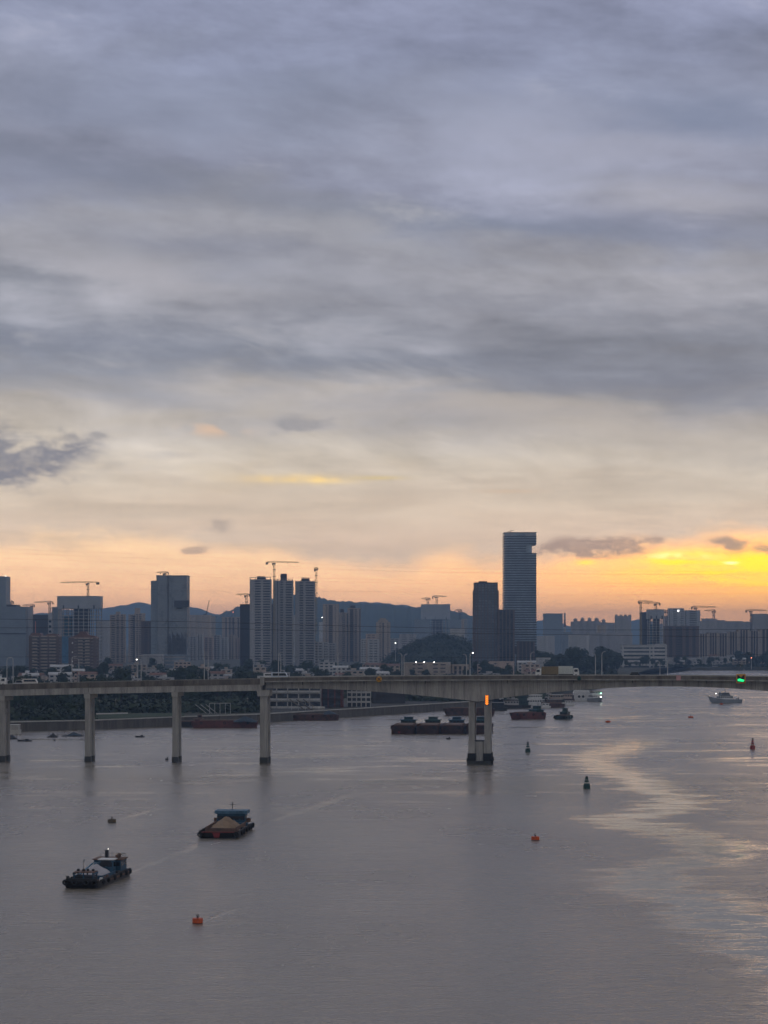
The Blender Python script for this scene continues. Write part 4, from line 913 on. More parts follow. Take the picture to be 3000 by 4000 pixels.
# ------------------------------------------------------------------ tower cranes
def crane(label, q, top, d, ql, qr, m=crane_yellow, zbase=None, flat=True, counter=1):
    """q column of the mast, top row of the jib, ql/qr columns of the two jib ends; counter: side of the short arm"""
    k = d / F; zb = GZ if zbase is None else zbase
    o = thing('tower_crane', label, 'crane', (X(q, d), d, zb), 0, 'tower cranes over the building sites')
    hh = Z(top, d) - zb; s = max(1.7, 2.2 * d / 3000) / 2; t = s * .36
    mb = MB()
    for a in (-1, 1):
        for b in (-1, 1): mb.bx(a * s - t / 2, a * s + t / 2, b * s - t / 2, b * s + t / 2, 0, hh - 2)
    nn = max(3, int(min(hh, 80) / (s * 3.0))); z0 = hh - 2 - nn * s * 3.0
    for i in range(nn):
        z = z0 + i * s * 3.0; u = 1 if i % 2 else -1
        for b in (-1, 1):
            mb.bar((-s * u, b * s, z), (s * u, b * s, z + s * 3.0), t * .8); mb.bar((-s, b * s, z), (s, b * s, z), t * .8)
            mb.bar((b * s, -s * u, z), (b * s, s * u, z + s * 3.0), t * .8)
    mb.build('mast', m, o)
    MB().bx(-s * 1.6, s * 1.6, -s * 1.6, s * 1.6, hh - 2.2, hh - .7).build('slewing_ring', crane_dark, o)
    MB().bx(-s * 2.6, -s * .9, -s * 2.2, -s * .4, hh - 3.4, hh - .9).build('cab', crane_dark, o)
    # collars
    for dz_ in (9, 17):
        MB().bx(-s * 1.9, s * 1.9, -s * 1.9, s * 1.9, hh - dz_, hh - dz_ + .6).build('mast_collar', crane_dark, o)
    for (qe, nm) in ((ql, 'l'), (qr, 'r')):
        L = (qe - q) * k; short = abs(qe - q) < abs((qr if nm == 'l' else ql) - q)
        if abs(L) < 2: continue
        sg = 1 if L > 0 else -1; mb = MB(); jh = s * 1.25
        nn = max(3, int(abs(L) / (s * 3)))
        for b in (-1, 1): mb.bar((0, b * s * .7, hh), (L, b * s * .6, hh), t)
        mb.bar((0, 0, hh + jh * 1.3), (L * .97, 0, hh + jh * .5), t)
        for i in range(nn):
            xa = L * i / nn; xb = L * (i + .5) / nn; xc = L * (i + 1) / nn; zt_ = hh + jh * (1.3 - .8 * (i + .5) / nn)
            for b in (-1, 1): mb.bar((xa, b * s * .65, hh), (xb, 0, zt_), t * .7); mb.bar((xb, 0, zt_), (xc, b * s * .65, hh), t * .7)
        mb.build('counter_jib' if short else 'jib', m, o)
        if short: MB().bx(min(L, L * .72), max(L, L * .72), -s * .9, s * .9, hh - s * 2.4, hh - .05).build('counterweight', crane_dark, o)
        else:
            MB().bx(L * .55 - .5, L * .55 + .5, -.5, .5, hh - 1.4, hh - .4).build('trolley', crane_dark, o)
    return o
crane('yellow crane above the wrapped unfinished block on the left', 344, 2276, 2880, 235, 388)
crane('small crane with jib to the left at the left slab building', 44, 2351, 3300, 12, 54, crane_dark)
crane('thin crane behind the left slab building', 125, 2365, 3600, 88, 136, crane_dark)
crane('thin crane left of the wrapped unfinished block', 194, 2353, 3500, 134, 209, crane_dark)
crane('small crane on the roof of the glass office block', 645, 2237, 2730, 612, 659, crane_dark, zbase=Z(2250, 2730))
crane('crane with short jib above the dark slab beside three towers', 963, 2323, 2750, 922, 975)
crane('tall yellow crane between left and middle grey towers', 1071, 2197, 2720, 1038, 1168)
crane('tall crane seen end-on right of the three grey towers', 1235, 2221, 2800, 1226, 1243)
crane('left crane over the distant unfinished block before the ridge', 1671, 2339, 4620, 1645, 1681, crane_dark)
crane('right crane over the distant unfinished block before the ridge', 1706, 2331, 4640, 1688, 1745, crane_dark)
crane('small crane on the slope right of the distant unfinished block', 1797, 2384, 4700, 1778, 1804, crane_dark)
crane('left of the two crossed cranes on the right skyline', 2503, 2350, 3280, 2492, 2550)
crane('right of the two crossed cranes on the right skyline', 2562, 2357, 3320, 2510, 2579)
crane('crane half hidden behind the floodlit wrapped block', 2604, 2388, 3700, 2590, 2612, crane_dark)
crane('crane over the right wrapped block', 2718, 2372, 3540, 2700, 2797, crane_dark)
crane('crane with jib to the left over the light capped block', 2788, 2386, 3920, 2752, 2795, crane_dark)
crane('crane by the tall grey block at the right edge', 2934, 2385, 3780, 2912, 2995, crane_dark)
# luffing crane
o = thing('luffing_crane', 'far leaning crane boom right of the office block', 'crane', (X(805, 4200), 4200, GZ))
MB().bar((0, 0, 0), (0, 0, Z(2400, 4200) - GZ), 2.2).build('mast', crane_dark, o)
MB().bar((0, 0, Z(2400, 4200) - GZ), (6, 0, Z(2344, 4200) - GZ), 1.6, .8).build('boom', crane_dark, o)
MB().bx(-5, 1, -1.5, 1.5, Z(2404, 4200) - GZ, Z(2399, 4200) - GZ).build('machinery_deck', crane_dark, o)
# stray lit lamps in the town
for q, y, d, m, lb in ((1545, 2512, 2700, lamp_white, 'bright white floodlight mast left of the wooded hill'), (1258, 2412, 3290, lamp_white, 'white light mast beside the crane mast'), (911, 2391, 4600, lamp_red, 'reddish light on a mast before the ridge'), (2935, 2570, 2620, lamp_red, 'reddish light on a mast by the far right bank')):
    o = thing('light_mast', lb, 'light mast', (X(q, d), d, GZ)); zz = Z(y, d) - GZ
    MB().tube([(0, 0, 0), (0, 0, zz)], [.35, .2], 6).build('pole', steel_grey, o)
    MB().lathe([(.1, -.4), (.45, -.2), (.5, .15), (.1, .4)], 10, (0, -.4, zz)).build('lamp', m, o)
# ------------------------------------------------------------------ boats
def loft(stations):
    """stations from stern to bow: x at deck, x at keel, half breadth at deck, at keel, deck height, keel height"""
    mb = MB(); vs = []
    for xt, xb, ht, hb, zt_, zb_ in stations:
        xm = xt * .62 + xb * .38; zm = zt_ * .35 + zb_ * .65; hm = ht * .55 + hb * .45
        vs += [(xt, -ht, zt_), (xm, -hm, zm), (xb, -hb, zb_), (xb, hb, zb_), (xm, hm, zm), (xt, ht, zt_)]
    fs = []
    for i in range(len(stations) - 1):
        o = i * 6
        fs += [(o + k, o + (k + 1) % 6, o + 6 + (k + 1) % 6, o + 6 + k) for k in range(6)]
    e = (len(stations) - 1) * 6
    fs += [tuple(range(6))[::-1], tuple(e + k for k in range(6))]
    return mb.add(vs, fs)
def barge_hull(L, B, fb, rake=1.6, sheer=.35):
    b = B / 2
    return loft([(-L / 2, -L / 2 + rake * .5, b * .93, b * .8, fb + sheer * .5, -.8), (-L / 2 + 1.5, -L / 2 + 1.8, b, b * .96, fb + sheer * .2, -1.2), (-L * .2, -L * .2, b, b, fb, -1.2), (L * .2, L * .2, b, b, fb, -1.2),
                 (L / 2 - 3, L / 2 - 3 - rake * .3, b, b * .95, fb + sheer * .35, -1.2), (L / 2 - .8, L / 2 - rake, b * .97, b * .85, fb + sheer * .9, -.6), (L / 2, L / 2 - rake * .8, b * .9, b * .75, fb + sheer, -.2)])
def ship_hull(L, B, fb, sheer=.8, rake=1.5):
    b = B / 2
    return loft([(-L / 2, -L / 2 + .5, b * .85, b * .7, fb, -.5), (-L * .3, -L * .3, b, b * .9, fb, -.9), (L * .05, L * .05, b, b * .85, fb + sheer * .1, -.9), (L * .25, L * .23, b * .82, b * .55, fb + sheer * .4, -.9),
                 (L * .4, L * .36, b * .48, b * .22, fb + sheer * .75, -.8), (L / 2, L / 2 - rake, .06, .04, fb + sheer, -.4)])
def tyres(o, pts, r=.42, axis='y'):
    for p in pts: MB().torus(p, r, r * .42, axis, 10, 5).build('tyre_fender', rubber, o)
def heap(L, B, hh, seed, N=18, M=12):
    rnd = random.Random(seed); vs = []; fs = []
    for i in range(N + 1):
        for j in range(M + 1):
            u, v = i / N * 2 - 1, j / M * 2 - 1
            r_ = math.hypot(u * .9, v * .95); z = max(0, 1 - r_) ** .85 * hh
            if r_ < .98: z += rnd.uniform(-.05, .05) * hh
            vs.append((u * L / 2, v * B / 2, z))
    for i in range(N):
        for j in range(M):
            a = i * (M + 1) + j; fs.append((a, a + 1, a + M + 2, a + M + 1))
    n0 = len(vs); vs += [(-L / 2, -B / 2, -.3), (L / 2, -B / 2, -.3), (L / 2, B / 2, -.3), (-L / 2, B / 2, -.3)]; fs.append((n0, n0 + 1, n0 + 2, n0 + 3))
    return MB().add(vs, fs)
def cabin(o, x0, x1, y0, y1, z0, z1, m, roof_m, nm='cabin', win=True, over=.35, roof_t=.22, wmat=None):
    c = MB().bx(x0, x1, y0, y1, z0, z1).build(nm, m, o)
    MB().bx(x0 - over, x1 + over, y0 - over, y1 + over, z1 + .003, z1 + roof_t).build('roof', roof_m, c)
    if win:
        hh = z1 - z0; a, b = z0 + hh * .5, z0 + hh * .82; g = wmat or glass_dark
        n = max(2, int((y1 - y0) / 1.3))
        for i in range(n):
            yy = y0 + (y1 - y0) * (i + .14) / n; yy2 = y0 + (y1 - y0) * (i + .86) / n
            for x in (x0 - .03, x1 - .02): MB().bx(x, x + .05, yy, yy2, a, b).build('window', g, c)
        n = max(1, int((x1 - x0) / 1.5))
        for i in range(n):
            xx = x0 + (x1 - x0) * (i + .18) / n; xx2 = x0 + (x1 - x0) * (i + .82) / n
            for y in (y0 - .03, y1 - .02): MB().bx(xx, xx2, y, y + .05, a, b).build('window', g, c)
    return c
def rails(o, pts, z, m=dark_steel, hh=.9):
    for a, b in zip(pts, pts[1:]):
        MB().bar((*a, z + hh), (*b, z + hh), .07).build('rail', m, o)
        k = max(1, int(math.dist(a, b) / 2.2))
        for i in range(k + 1):
            x = a[0] + (b[0] - a[0]) * i / k; y = a[1] + (b[1] - a[1]) * i / k
            MB().bar((x, y, z), (x, y, z + hh), .06).build('stanchion', m, o)

# --- blue work barge, lower left
cx_, cy_ = (X(332, 390) + X(470, 415)) / 2 - .8, 401.6
o = thing('work_barge', 'black hulled work barge with blue deckhouses and pale heap, nearest boat', 'boat', (cx_, cy_, 0), math.atan2(-25, -3.4)); o.scale = (.84, .84, .76)
L, B, fb = 28.0, 7.4, 1.25
barge_hull(L, B, fb, 2.2, .55).build('hull', hull_black, o)
MB().bx(-L / 2 + .8, L / 2 - 1.6, -B / 2 + .35, B / 2 - .35, fb + .02, fb + .14).build('deck', boat_brown, o)
for s in (-1, 1):
    MB().bx(-L / 2 + 1, L / 2 - 2.5, s * (B / 2 - .12) - .1, s * (B / 2 - .12) + .1, fb, fb + .55).build('bulwark', hull_black, o)
    MB().bx(-L / 2 + 2, L * .18, s * (B / 2 + .04) - .09, s * (B / 2 + .04) + .09, fb - .35, fb - .05).build('rubbing_strake', boat_brown, o)
MB().bx(L / 2 - .7, L / 2 - .45, -B * .42, B * .42, fb + .4, fb + .95).build('bow_bulwark', hull_black, o)
tyres(o, [(x, s * (B / 2 + .2), fb - .1) for s in (-1, 1) for x in (-12, -8.5, -4, 1, 6, 10)], .46)
tyres(o, [(L / 2 + .1, y, fb + .15) for y in (-3.0, -1.2, 1.2, 3.0)], .5, 'x')
for s in (-1, 1):
    MB().lathe([(.28, 0), (.28, .75), (.36, .78), (.36, .95)], 10, (L / 2 - 1.2, s * 2.9, fb + .5)).build('bollard', dark_steel, o)
# bow shelter: open blue frame
sh = MB().bx(8.2, 11.6, -2.1, 2.1, fb + 2.05, fb + 2.25).build('shelter_roof', boat_brown, o)
MB().bx(8.1, 11.7, -2.2, -2.05, fb + 1.6, fb + 2.04).build('fascia', boat_blue, sh); MB().bx(8.1, 11.7, 2.05, 2.2, fb + 1.6, fb + 2.04).build('fascia', boat_blue, sh)
for x in (8.4, 11.4):
    for y in (-1.95, 0, 1.95): MB().bx(x - .12, x + .12, y - .12, y + .12, fb + .1, fb + 2.04).build('shelter_post', boat_blue, o)
MB().bx(11.45, 11.62, -2.1, 2.1, fb + .1, fb + .75).build('shelter_front', boat_blue, o)
MB().bx(8.5, 11.3, -1.8, 1.8, fb + .1, fb + 1.3).build('winch_box', hull_black, o)
for y in (-1.6, -.5, .4, 1.5): MB().lathe([(.25, 0), (.35, .3), (.2, .5)], 8, (9.5, y, fb + 2.25)).build('roof_drum', hull_black, o)
# hopper and heap
for s in (-1, 1): MB().bx(-3.5, 7.2, s * 2.9 - .12, s * 2.9 + .12, fb + .1, fb + 1.0).build('coaming', boat_blue, o)
for x in (-3.5, 7.2): MB().bx(x - .12, x + .12, -2.78, 2.78, fb + .1, fb + 1.0).build('coaming', boat_blue, o)
heap(10.6, 5.6, 2.5, 4).build('gravel_heap', gravel, o, loc=(1.9, 0, fb + .6))
MB().bar((5, -2.4, fb + .9), (-4.3, -2.4, fb + 2.3), .35).build('conveyor', boat_lblue, o)
MB().bar((5, -2.0, fb + .95), (-4.3, -2.0, fb + 2.35), .12).build('conveyor_rail', boat_white, o)
# wheelhouse and stern house
c = cabin(o, -7.2, -4.6, -1.0, 2.0, fb + .1, fb + 3.2, boat_blue, boat_white, 'wheelhouse', True, .25)
MB().bx(-4.57, -4.5, -.6, 1.6, fb + 1.8, fb + 3.0).build('windscreen', glass_dark, c)
cabin(o, -12.6, -7.6, -2.9, 2.9, fb + .1, fb + 2.9, boat_blue, boat_brown, 'stern_house', True, .3)
MB().bx(-7.4, -5.2, -2.8, -1.3, fb + .1, fb + 2.4).build('engine_box', boat_lblue, o)
rails(o, [(-12.4, -2.7), (-12.4, 2.7), (-7.8, 2.7)], fb + 3.1, hull_black)
MB().lathe([(.35, 0), (.35, 1.6), (.45, 1.62), (.45, 1.8)], 10, (-10.5, -.9, fb + 3.1)).build('funnel', hull_black, o)
MB().tube([(-6, .6, fb + 3.7), (-6, .6, fb + 5.6)], .09).build('mast', hull_black, o)
MB().lathe([(.02, -.05), (.06, 0), (.02, .06)], 8, (-6, .6, fb + 5.6)).build('mast_light', lamp_white, o)
for x, y in ((-11.5, 1.6), (-9, 1.8)): MB().lathe([(.4, 0), (.4, .8), (.2, .95)], 10, (x, y, fb + 3.1)).build('water_tank', boat_brown, o)
MB().tube([(7.6, -1, fb + .1), (7.6, -1, fb + 4.6)], .05).build('flag_pole', dark_steel, o)
MB().bx(7.0, 7.55, -1.02, -.98, fb + 4.2, fb + 4.55).build('flag', green_paint, o)
rnd = random.Random(5)
for i in range(34):
    x = rnd.uniform(-5, 10.5); s = rnd.choice((-1, 1)); a = rnd.uniform(.2, .6)
    MB().bx(x - a, x + a, s * 3.3 - .2, s * 3.3 + .2, fb + .14, fb + .3 + a).build('deck_gear', rnd.choice((boat_blue, boat_brown, boat_white, hull_black)), o)

# --- sand barge
o = thing('sand_barge', 'square-bowed barge carrying a sand heap with blue stern house', 'boat', ((X(865, 486) + X(930, 514)) / 2 - .7, 498.4, 0), math.atan2(-28, -2.0)); o.scale = (.89, .89, .89)
L, B, fb = 28.0, 9.7, 1.1
barge_hull(L, B, fb, 1.8, .4).build('hull', hull_black, o)
for s in (-1, 1):
    MB().bx(-L / 2 + 1, L / 2 - 2, s * (B / 2 - .15) - .12, s * (B / 2 - .15) + .12, fb, fb + .6).build('bulwark', hull_black, o)
    MB().bx(-L / 2 + 5, L / 2 - 5, s * 3.7 - .14, s * 3.7 + .14, fb, fb + 1.25).build('coaming', boat_brown, o)
MB().bx(L / 2 - .38, L / 2 - .18, -B * .44, B * .44, fb + .32, fb + .52).build('bow_stripe', mat('red_stripe', (.3, .04, .03), .7, .4, .5), o)
for x in (-L / 2 + 5, L / 2 - 5): MB().bx(x - .14, x + .14, -3.56, 3.56, fb, fb + 1.0).build('coaming', boat_brown, o)
heap(15.5, 7.1, 2.9, 9, 22, 16).build('sand_heap', sand, o, loc=(.6, .1, fb + .35))
MB().prism([(-B * .10, .25), (.22, .25), (.5, fb + .25), (-B * .14, fb + .25)], -.05, .05).build('bow_mark', mat('red_mark', (.2, .02, .018), .6, .3, .5), o, loc=(L / 2 - .12, 0, 0), rz=math.pi / 2)
MB().bx(L / 2 - .62, L / 2 - .52, -1.9, -1.35, fb - .35, fb + .1).build('blue_mark', boat_blue, o)
c = cabin(o, -12.6, -8.6, -3.5, 3.5, fb, fb + 3.1, boat_blue, boat_lblue, 'stern_house', True, .55, .75)
MB().bx(-8.55, -8.45, -3.3, 3.3, fb + 1.85, fb + 2.5).build('window_strip', glass_dark, c)
MB().bx(-8.9, -6.9, -4.2, 4.2, fb, fb + 1.0).build('blue_locker', boat_blue, o)
for s in (-1, 1):
    MB().bx(-11.5, -10, s * 4.1 - .4, s * 4.1 + .4, fb + .9, fb + 1.9).build('side_tank', boat_brown, o)
MB().tube([(-11, 0, fb + 3.9), (-11, 0, fb + 5.9)], .1).build('mast', hull_black, o)
MB().bar((-11, -.9, fb + 5.2), (-11, .9, fb + 5.2), .12).build('mast_yard', hull_black, o)
tyres(o, [(x, s * (B / 2 + .2), fb - .05) for s in (-1, 1) for x in (-12.5, -9, -5, 0, 5, 9)], .5)
tyres(o, [(L / 2 + .05, y, fb - .1) for y in (-4.3, 4.3)], .5, 'x')
rnd = random.Random(8)
for i in range(18):
    x = rnd.uniform(-8, 12); s = rnd.choice((-1, 1)); a = rnd.uniform(.2, .5)
    MB().bx(x - a, x + a, s * 4.2 - .25, s * 4.2 + .25, fb + .02, fb + .2 + a).build('deck_gear', rnd.choice((boat_brown, boat_white, wall_pink, hull_black)), o)

# --- generic barges further off
def barge(label, x, y, hd, L, B, fb, hm, cab=None, roof=None, wh=1.9, aft=True, cargo=None, cw=.8, ch_=2.4, mast=True, group=None, name='barge', cl=5.0):
    o = thing(name, label, 'boat', (x, y, 0), R(hd), group)
    barge_hull(L, B, fb, 1.8, .6).build('hull', hm, o)
    for s in (-1, 1): MB().bx(-L / 2 + 1, L / 2 - 2, s * (B / 2 - .12) - .1, s * (B / 2 - .12) + .1, fb, fb + .6).build('bulwark', hm, o)
    MB().bx(-L * .22, L * .36, -B * .36, B * .36, fb + .02, fb + .9).build('hatch_coaming', boat_brown, o)
    if cab:
        x0 = -L / 2 + 1.4 if aft else L / 2 - 4 - cl
        c = cabin(o, x0, x0 + cl, -B / 2 * cw, B / 2 * cw, fb, fb + ch_, cab, roof or cab, 'deckhouse', True, .5, .3)
        cabin(o, x0 + .6, x0 + cl * .62, -B / 2 * cw * .6, B / 2 * cw * .6, fb + ch_ + .3, fb + ch_ + wh, cab, roof or cab, 'wheelhouse', True, .3, .2)
        if mast: MB().tube([(x0 + 1, 0, fb + ch_ + 2), (x0 + 1, 0, fb + ch_ + 4.2)], .09).build('mast', dark_steel, o)
    if cargo is not None: heap(L * .5, B * .68, 2.0, 12).build('cargo_heap', cargo, o, loc=(L * .06, 0, fb + .6))
    tyres(o, [(xx, s * (B / 2 + .18), fb - .4) for s in (-1, 1) for xx in (-L * .35, 0, L * .35)], .5)
    tyres(o, [(L / 2 + .05, yy, fb - .3) for yy in (-B * .3, B * .3)], .5, 'x')
    return o
d = DW(2868)
lb = ['first', 'second', 'third', 'fourth']
for i, q in enumerate((1570, 1668, 1764, 1862)):
    o = barge(lb[i] + ' from the left of the four moored rust-brown barges', X(q, d) + 1.9, d + 17, -96, 34, 10.3, 3.1, hull_rust, boat_teal if i != 2 else boat_blue, (boat_blue, boat_teal, boat_lblue, boat_blue)[i], group='row of four moored barges', ch_=1.9, cl=6, cw=.62, wh=1.3)
    if i == 0: MB().bx(16.2, 16.34, -1.9, -.9, .4, 3.0).build('red_mark', mat('red_mark', (.42, .03, .025)), o)
    if i == 3: tyres(o, [(8, 5.6, 2.8), (8, 5.6, 1.0)], .9)
barge('long rusty barge moored at the quay behind the main pier', X(1835, 1225), 1232, 183, 27, 7, 3.3, hull_rust, None, aft=True)
barge('red hulled barge along the left river wall with blue tarpaulin', X(872, 1062), 1068, 187, 31, 7, 2.7, hull_red, None)
o = thing('tarpaulin_pile', 'crumpled blue tarpaulin on the red barge by the river wall', 'tarpaulin', (X(955, 1062), 1066, 2.75), R(5))
heap(11, 4.5, 2.6, 21, 16, 8).build('sheet', tarp_blue, o)
barge('brown barge at the quay below the white-banded building', X(1215, 1150), 1160, 192, 27, 7, 2.4, hull_rust, None)
o = thing('tarpaulin_pile', 'dull blue tarpaulin pile on the brown barge at the quay', 'tarpaulin', (X(1283, 1152), 1163, 2.4), R(12))
heap(9, 4.5, 2.6, 22, 16, 8).build('sheet', tarp_blue, o)
barge('dark barge lying left of the red hulled one at the river wall', X(735, 1062), 1078, 187, 14, 5, 1.9, hull_black, boat_brown, boat_brown, ch_=1.6, cl=4)
barge('red and black barge right of the main pier', X(2064, 1172), 1176, -140, 19, 8, 2.9, hull_red, boat_teal, boat_blue, ch_=1.7, cl=4.5)
barge('small dark green work boat right of the red and black barge', X(2204, 1170), 1176, -115, 12, 6.5, 1.4, hull_green, hull_green, boat_teal, ch_=2.1, cl=4.5, cw=.6)
# --- patrol ship
d = 1452
o = thing('patrol_ship', 'grey patrol ship with raised bow under the green signal', 'ship', (X(2832, d), d + 2, 0), R(203))
L, B, fb = 23.5, 5.8, 2.2
ship_hull(L, B, fb, 1.9, 3.0).build('hull', hull_navy, o)
c = cabin(o, -5, 4.4, -2.1, 2.1, fb, fb + 2.1, boat_white, hull_navy, 'deckhouse', True, .2)
c2 = cabin(o, -2.2, 3.2, -1.8, 1.8, fb + 2.35, fb + 4.2, hull_navy, hull_navy, 'bridge_house', True, .35)
MB().tube([(-.5, 0, fb + 4.5), (-.5, 0, fb + 8.4)], [.3, .12]).build('mast', hull_navy, o)
MB().bar((-.5, -1.2, fb + 6.6), (-.5, 1.2, fb + 6.6), .18).build('mast_yard', hull_navy, o)
MB().lathe([(.6, 0), (.75, .6), (.2, 1.3)], 12, (-3.6, 0, fb + 2.35)).build('radome', hull_navy, o)
rails(o, [(-11, -2.3), (-5.2, -2.5)], fb, hull_navy); rails(o, [(5, -2), (9, -1)], fb + .9, hull_navy); rails(o, [(-11, 2.3), (-5.2, 2.5)], fb, hull_navy)
MB().lathe([(.6, 0), (.7, .8), (.3, 1.2)], 10, (-8.6, .8, fb)).build('life_raft', boat_white, o); MB().lathe([(.5, 0), (.6, .9), (.3, 1.2)], 10, (-10.2, -.6, fb)).build('deck_crane_base', hull_black, o)
MB().bar((L / 2 - .5, 0, fb + 1.9), (L / 2 + 2.2, 0, fb + 2.9), .5, .25).build('bowsprit', hull_navy, o)
MB().lathe([(.05, -.2), (.25, 0), (.05, .25)], 8, (6.2, 0, fb + 3.8)).build('bow_light', lamp_white, o); MB().tube([(6.2, 0, fb + .8), (6.2, 0, fb + 3.7)], .06).build('light_staff', hull_navy, o)
# --- moored craft along the quay
def small_boat(label, q, wy, wpx, hm, cm, rm, hd=180, hull_f=.10, cab_h=2.2, decks=1, name='motor_boat', group='boats moored along the quay', cabf=(-.35, .25)):
    d = DW(wy); L = wpx * d / F / max(.35, abs(math.cos(R(hd)))); B = L * .3; fb = max(.7, L * hull_f)
    o = thing(name, label, 'boat', (X(q, d), d + 1.5, 0), R(hd), group)
    ship_hull(L, B, fb, fb * .45, L * .08).build('hull', hm, o)
    z = fb
    for k in range(decks):
        f = 1 - .22 * k
        cabin(o, L * cabf[0] * f, L * cabf[1] * f, -B * .38 * f, B * .38 * f, z, z + cab_h, cm, rm, 'cabin', True, .3, .2); z += cab_h + .2
    MB().tube([(-L * .05, 0, z), (-L * .05, 0, z + 1.8)], .07).build('mast', dark_steel, o)
    MB().bx(L * .3, L * .36, -B * .18, B * .18, fb + fb * .2, fb + fb * .2 + .6).build('bow_locker', rm, o)
    return o
small_boat('dark workboat nearest the main pier in the moored cluster', 1940, 2776, 84, hull_black, hull_black, roof_grey, 175, .15, 2.6)
small_boat('low dark lighter second in the moored cluster', 1992, 2768, 95, hull_black, wall_grey, hull_black, 190, .14, 2.6)
small_boat('dark tug between the lighter and the white launch', 2040, 2766, 70, hull_black, hull_green, hull_black, 172, .16, 2.6, 2)
small_boat('long pale roofed ferry at the back of the moored cluster', 2000, 2748, 170, hull_black, boat_white, boat_white, 184, .09, 3.2, cabf=(-.44, .3))
small_boat('white cabin launch above the red and black barge', 2088, 2764, 98, boat_white, boat_white, boat_white, 205, .13, 2.6, 2)
small_boat('small white launch right of the white cabin launch', 2130, 2765, 44, boat_white, boat_white, boat_white, 170, .16, 1.4)
small_boat('dark brown cargo boat in the middle of the moored cluster', 2160, 2764, 92, hull_rust, boat_brown, roof_grey, 188, .16, 2.4)
small_boat('white speed yacht in front of the moored cluster', 2221, 2756, 52, boat_white, boat_white, boat_white, 182, .14, 1.6, 1, 'yacht')
small_boat('grey tug moored behind the brown cargo boat', 2125, 2738, 80, hull_black, wall_grey, wall_tan, 178, .15, 2.8, 2)
small_boat('pale barge house left of the rust roofed boat', 2170, 2742, 84, hull_black, wall_tan, boat_white, 183, .12, 3.0)
small_boat('rust roofed boat left of the white houseboat', 2212, 2740, 66, hull_rust, wall_pink, roof_red, 185, .15, 3.0)
small_boat('black workboat hiding behind the white cabin launch', 2070, 2744, 80, hull_black, hull_black, roof_grey, 178, .15, 3.0, 2)
# white houseboat with round windows
d = DW(2738); o = thing('houseboat', 'white houseboat with two round windows', 'boat', (X(2272, d), d, 0), R(2)); o.scale = (1.12, 1.1, 1.12)
barge_hull(11, 5, 1.0, 1, .2).build('hull', boat_white, o); MB().bx(-4.6, 4.6, -2.2, 2.2, 1.0, 4.6).build('deckhouse', boat_white, o)
MB().prism([(-5, 4.6), (5, 4.6), (4.4, 6.0), (-4.2, 6.2)], -2.5, 2.5).build('roof', boat_white, o)
for x in (-1.7, .6): MB().lathe([(.75, -.1), (.75, .1)], 16).build('porthole', glass_dark, o, loc=(x, -2.22, 2.6)).rotation_euler = (R(90), 0, 0)
MB().bx(-6.5, -4.7, -1.5, 1.5, .9, 3.4).build('stern_shelter', hull_black, o)
d = DW(2740); o = thing('ferry_boat', 'stacked-deck boat with green light at the end of the moored row', 'boat', (X(2327, d), d, 0), R(-75)); o.scale = (1.1, 1.15, 1.15)
ship_hull(15, 6.4, 1.6, 1.0, 2).build('hull', hull_navy, o)
cabin(o, -5, 3, -2.6, 2.6, 1.7, 3.6, boat_white, boat_white, 'lower_cabin', True, .4); cabin(o, -4, 1.5, -2.2, 2.2, 3.85, 5.6, boat_white, boat_brown, 'upper_cabin', True, .4)
MB().lathe([(.1, -.25), (.35, 0), (.1, .3)], 8, (3.2, 2.0, 4.6)).build('green_light', mat('lit_lamp_green_strong', (.35, 1, .6), .4, .05, 1, emit=8), o)
MB().lathe([(.1, -.3), (.3, 0), (.1, .3)], 8, (5.2, 1.2, 2.6)).build('deck_light', lamp_white, o)
# sampans and floats under the bridge
def sampan(label, q, wy, wpx, hd=180, name='sampan', person=False):
    d = DW(wy); L = wpx * d / F; o = thing(name, label, 'boat', (X(q, d), d, 0), R(hd))
    ship_hull(L, L * .24, .45, .35, L * .1).build('hull', hull_black, o)
    MB().bx(-L * .3, -L * .05, -L * .07, L * .07, .45, 1.0).build('shelter', hull_black, o)
    MB().bx(L * .1, L * .14, -L * .1, L * .1, .42, .55).build('thwart', boat_brown, o); return o
sampan('long low dark sampan near the left bridge pier', 96, 2896, 58, 180)
sampan('tiny dark skiff left of the second bridge pier', 213, 2894, 9, 150)
sampan('small dark sampan between the second and third piers', 547, 2880, 38, 178)
sampan('tiny skiff by the waterline of the third pier', 652, 2969, 14, 160)
sampan('tiny motor boat left of the main pier', 1752, 2888, 18, 185)
for q, y, wp_, lb in ((205, 2880, 40, 'low dark float left of the second bridge pier'), (285, 2876, 80, 'dark raft with covered goods beside the second pier'), (45, 2886, 40, 'dark raft beside the left bridge pier')):
    d = DW(y); w = wp_ * d / F; o = thing('raft', lb, 'raft', (X(q, d), d, 0))
    MB().bx(-w / 2, w / 2, -2, 2, -.2, .35).build('raft_deck', hull_black, o)
    heap(w * .7, 3, 1.5, int(q), 12, 6).build('covered_goods', tarp_blue if wp_ == 80 else hull_black, o, loc=(w * .05, 0, .35))
    for x in (-w * .42, w * .42): MB().tube([(x, 1.2, -1), (x, 1.2, 2.2)], .09).build('mooring_stake', bark, o)
d = DW(2868); o = thing('pontoon', 'pale stepped landing pontoon by the left bridge pier', 'pontoon', (X(40, d), d + 2, 0))
MB().bx(-4, 4, -3, 3, -.3, 1.9).build('lower_block', concrete_pale, o); MB().bx(-4.2, 3.6, -2.4, 3.2, 1.9, 3.9).build('upper_block', concrete, o); MB().bx(-4.3, 3.8, -2.6, 3.3, 3.9, 4.15).build('top_slab', concrete_pale, o)

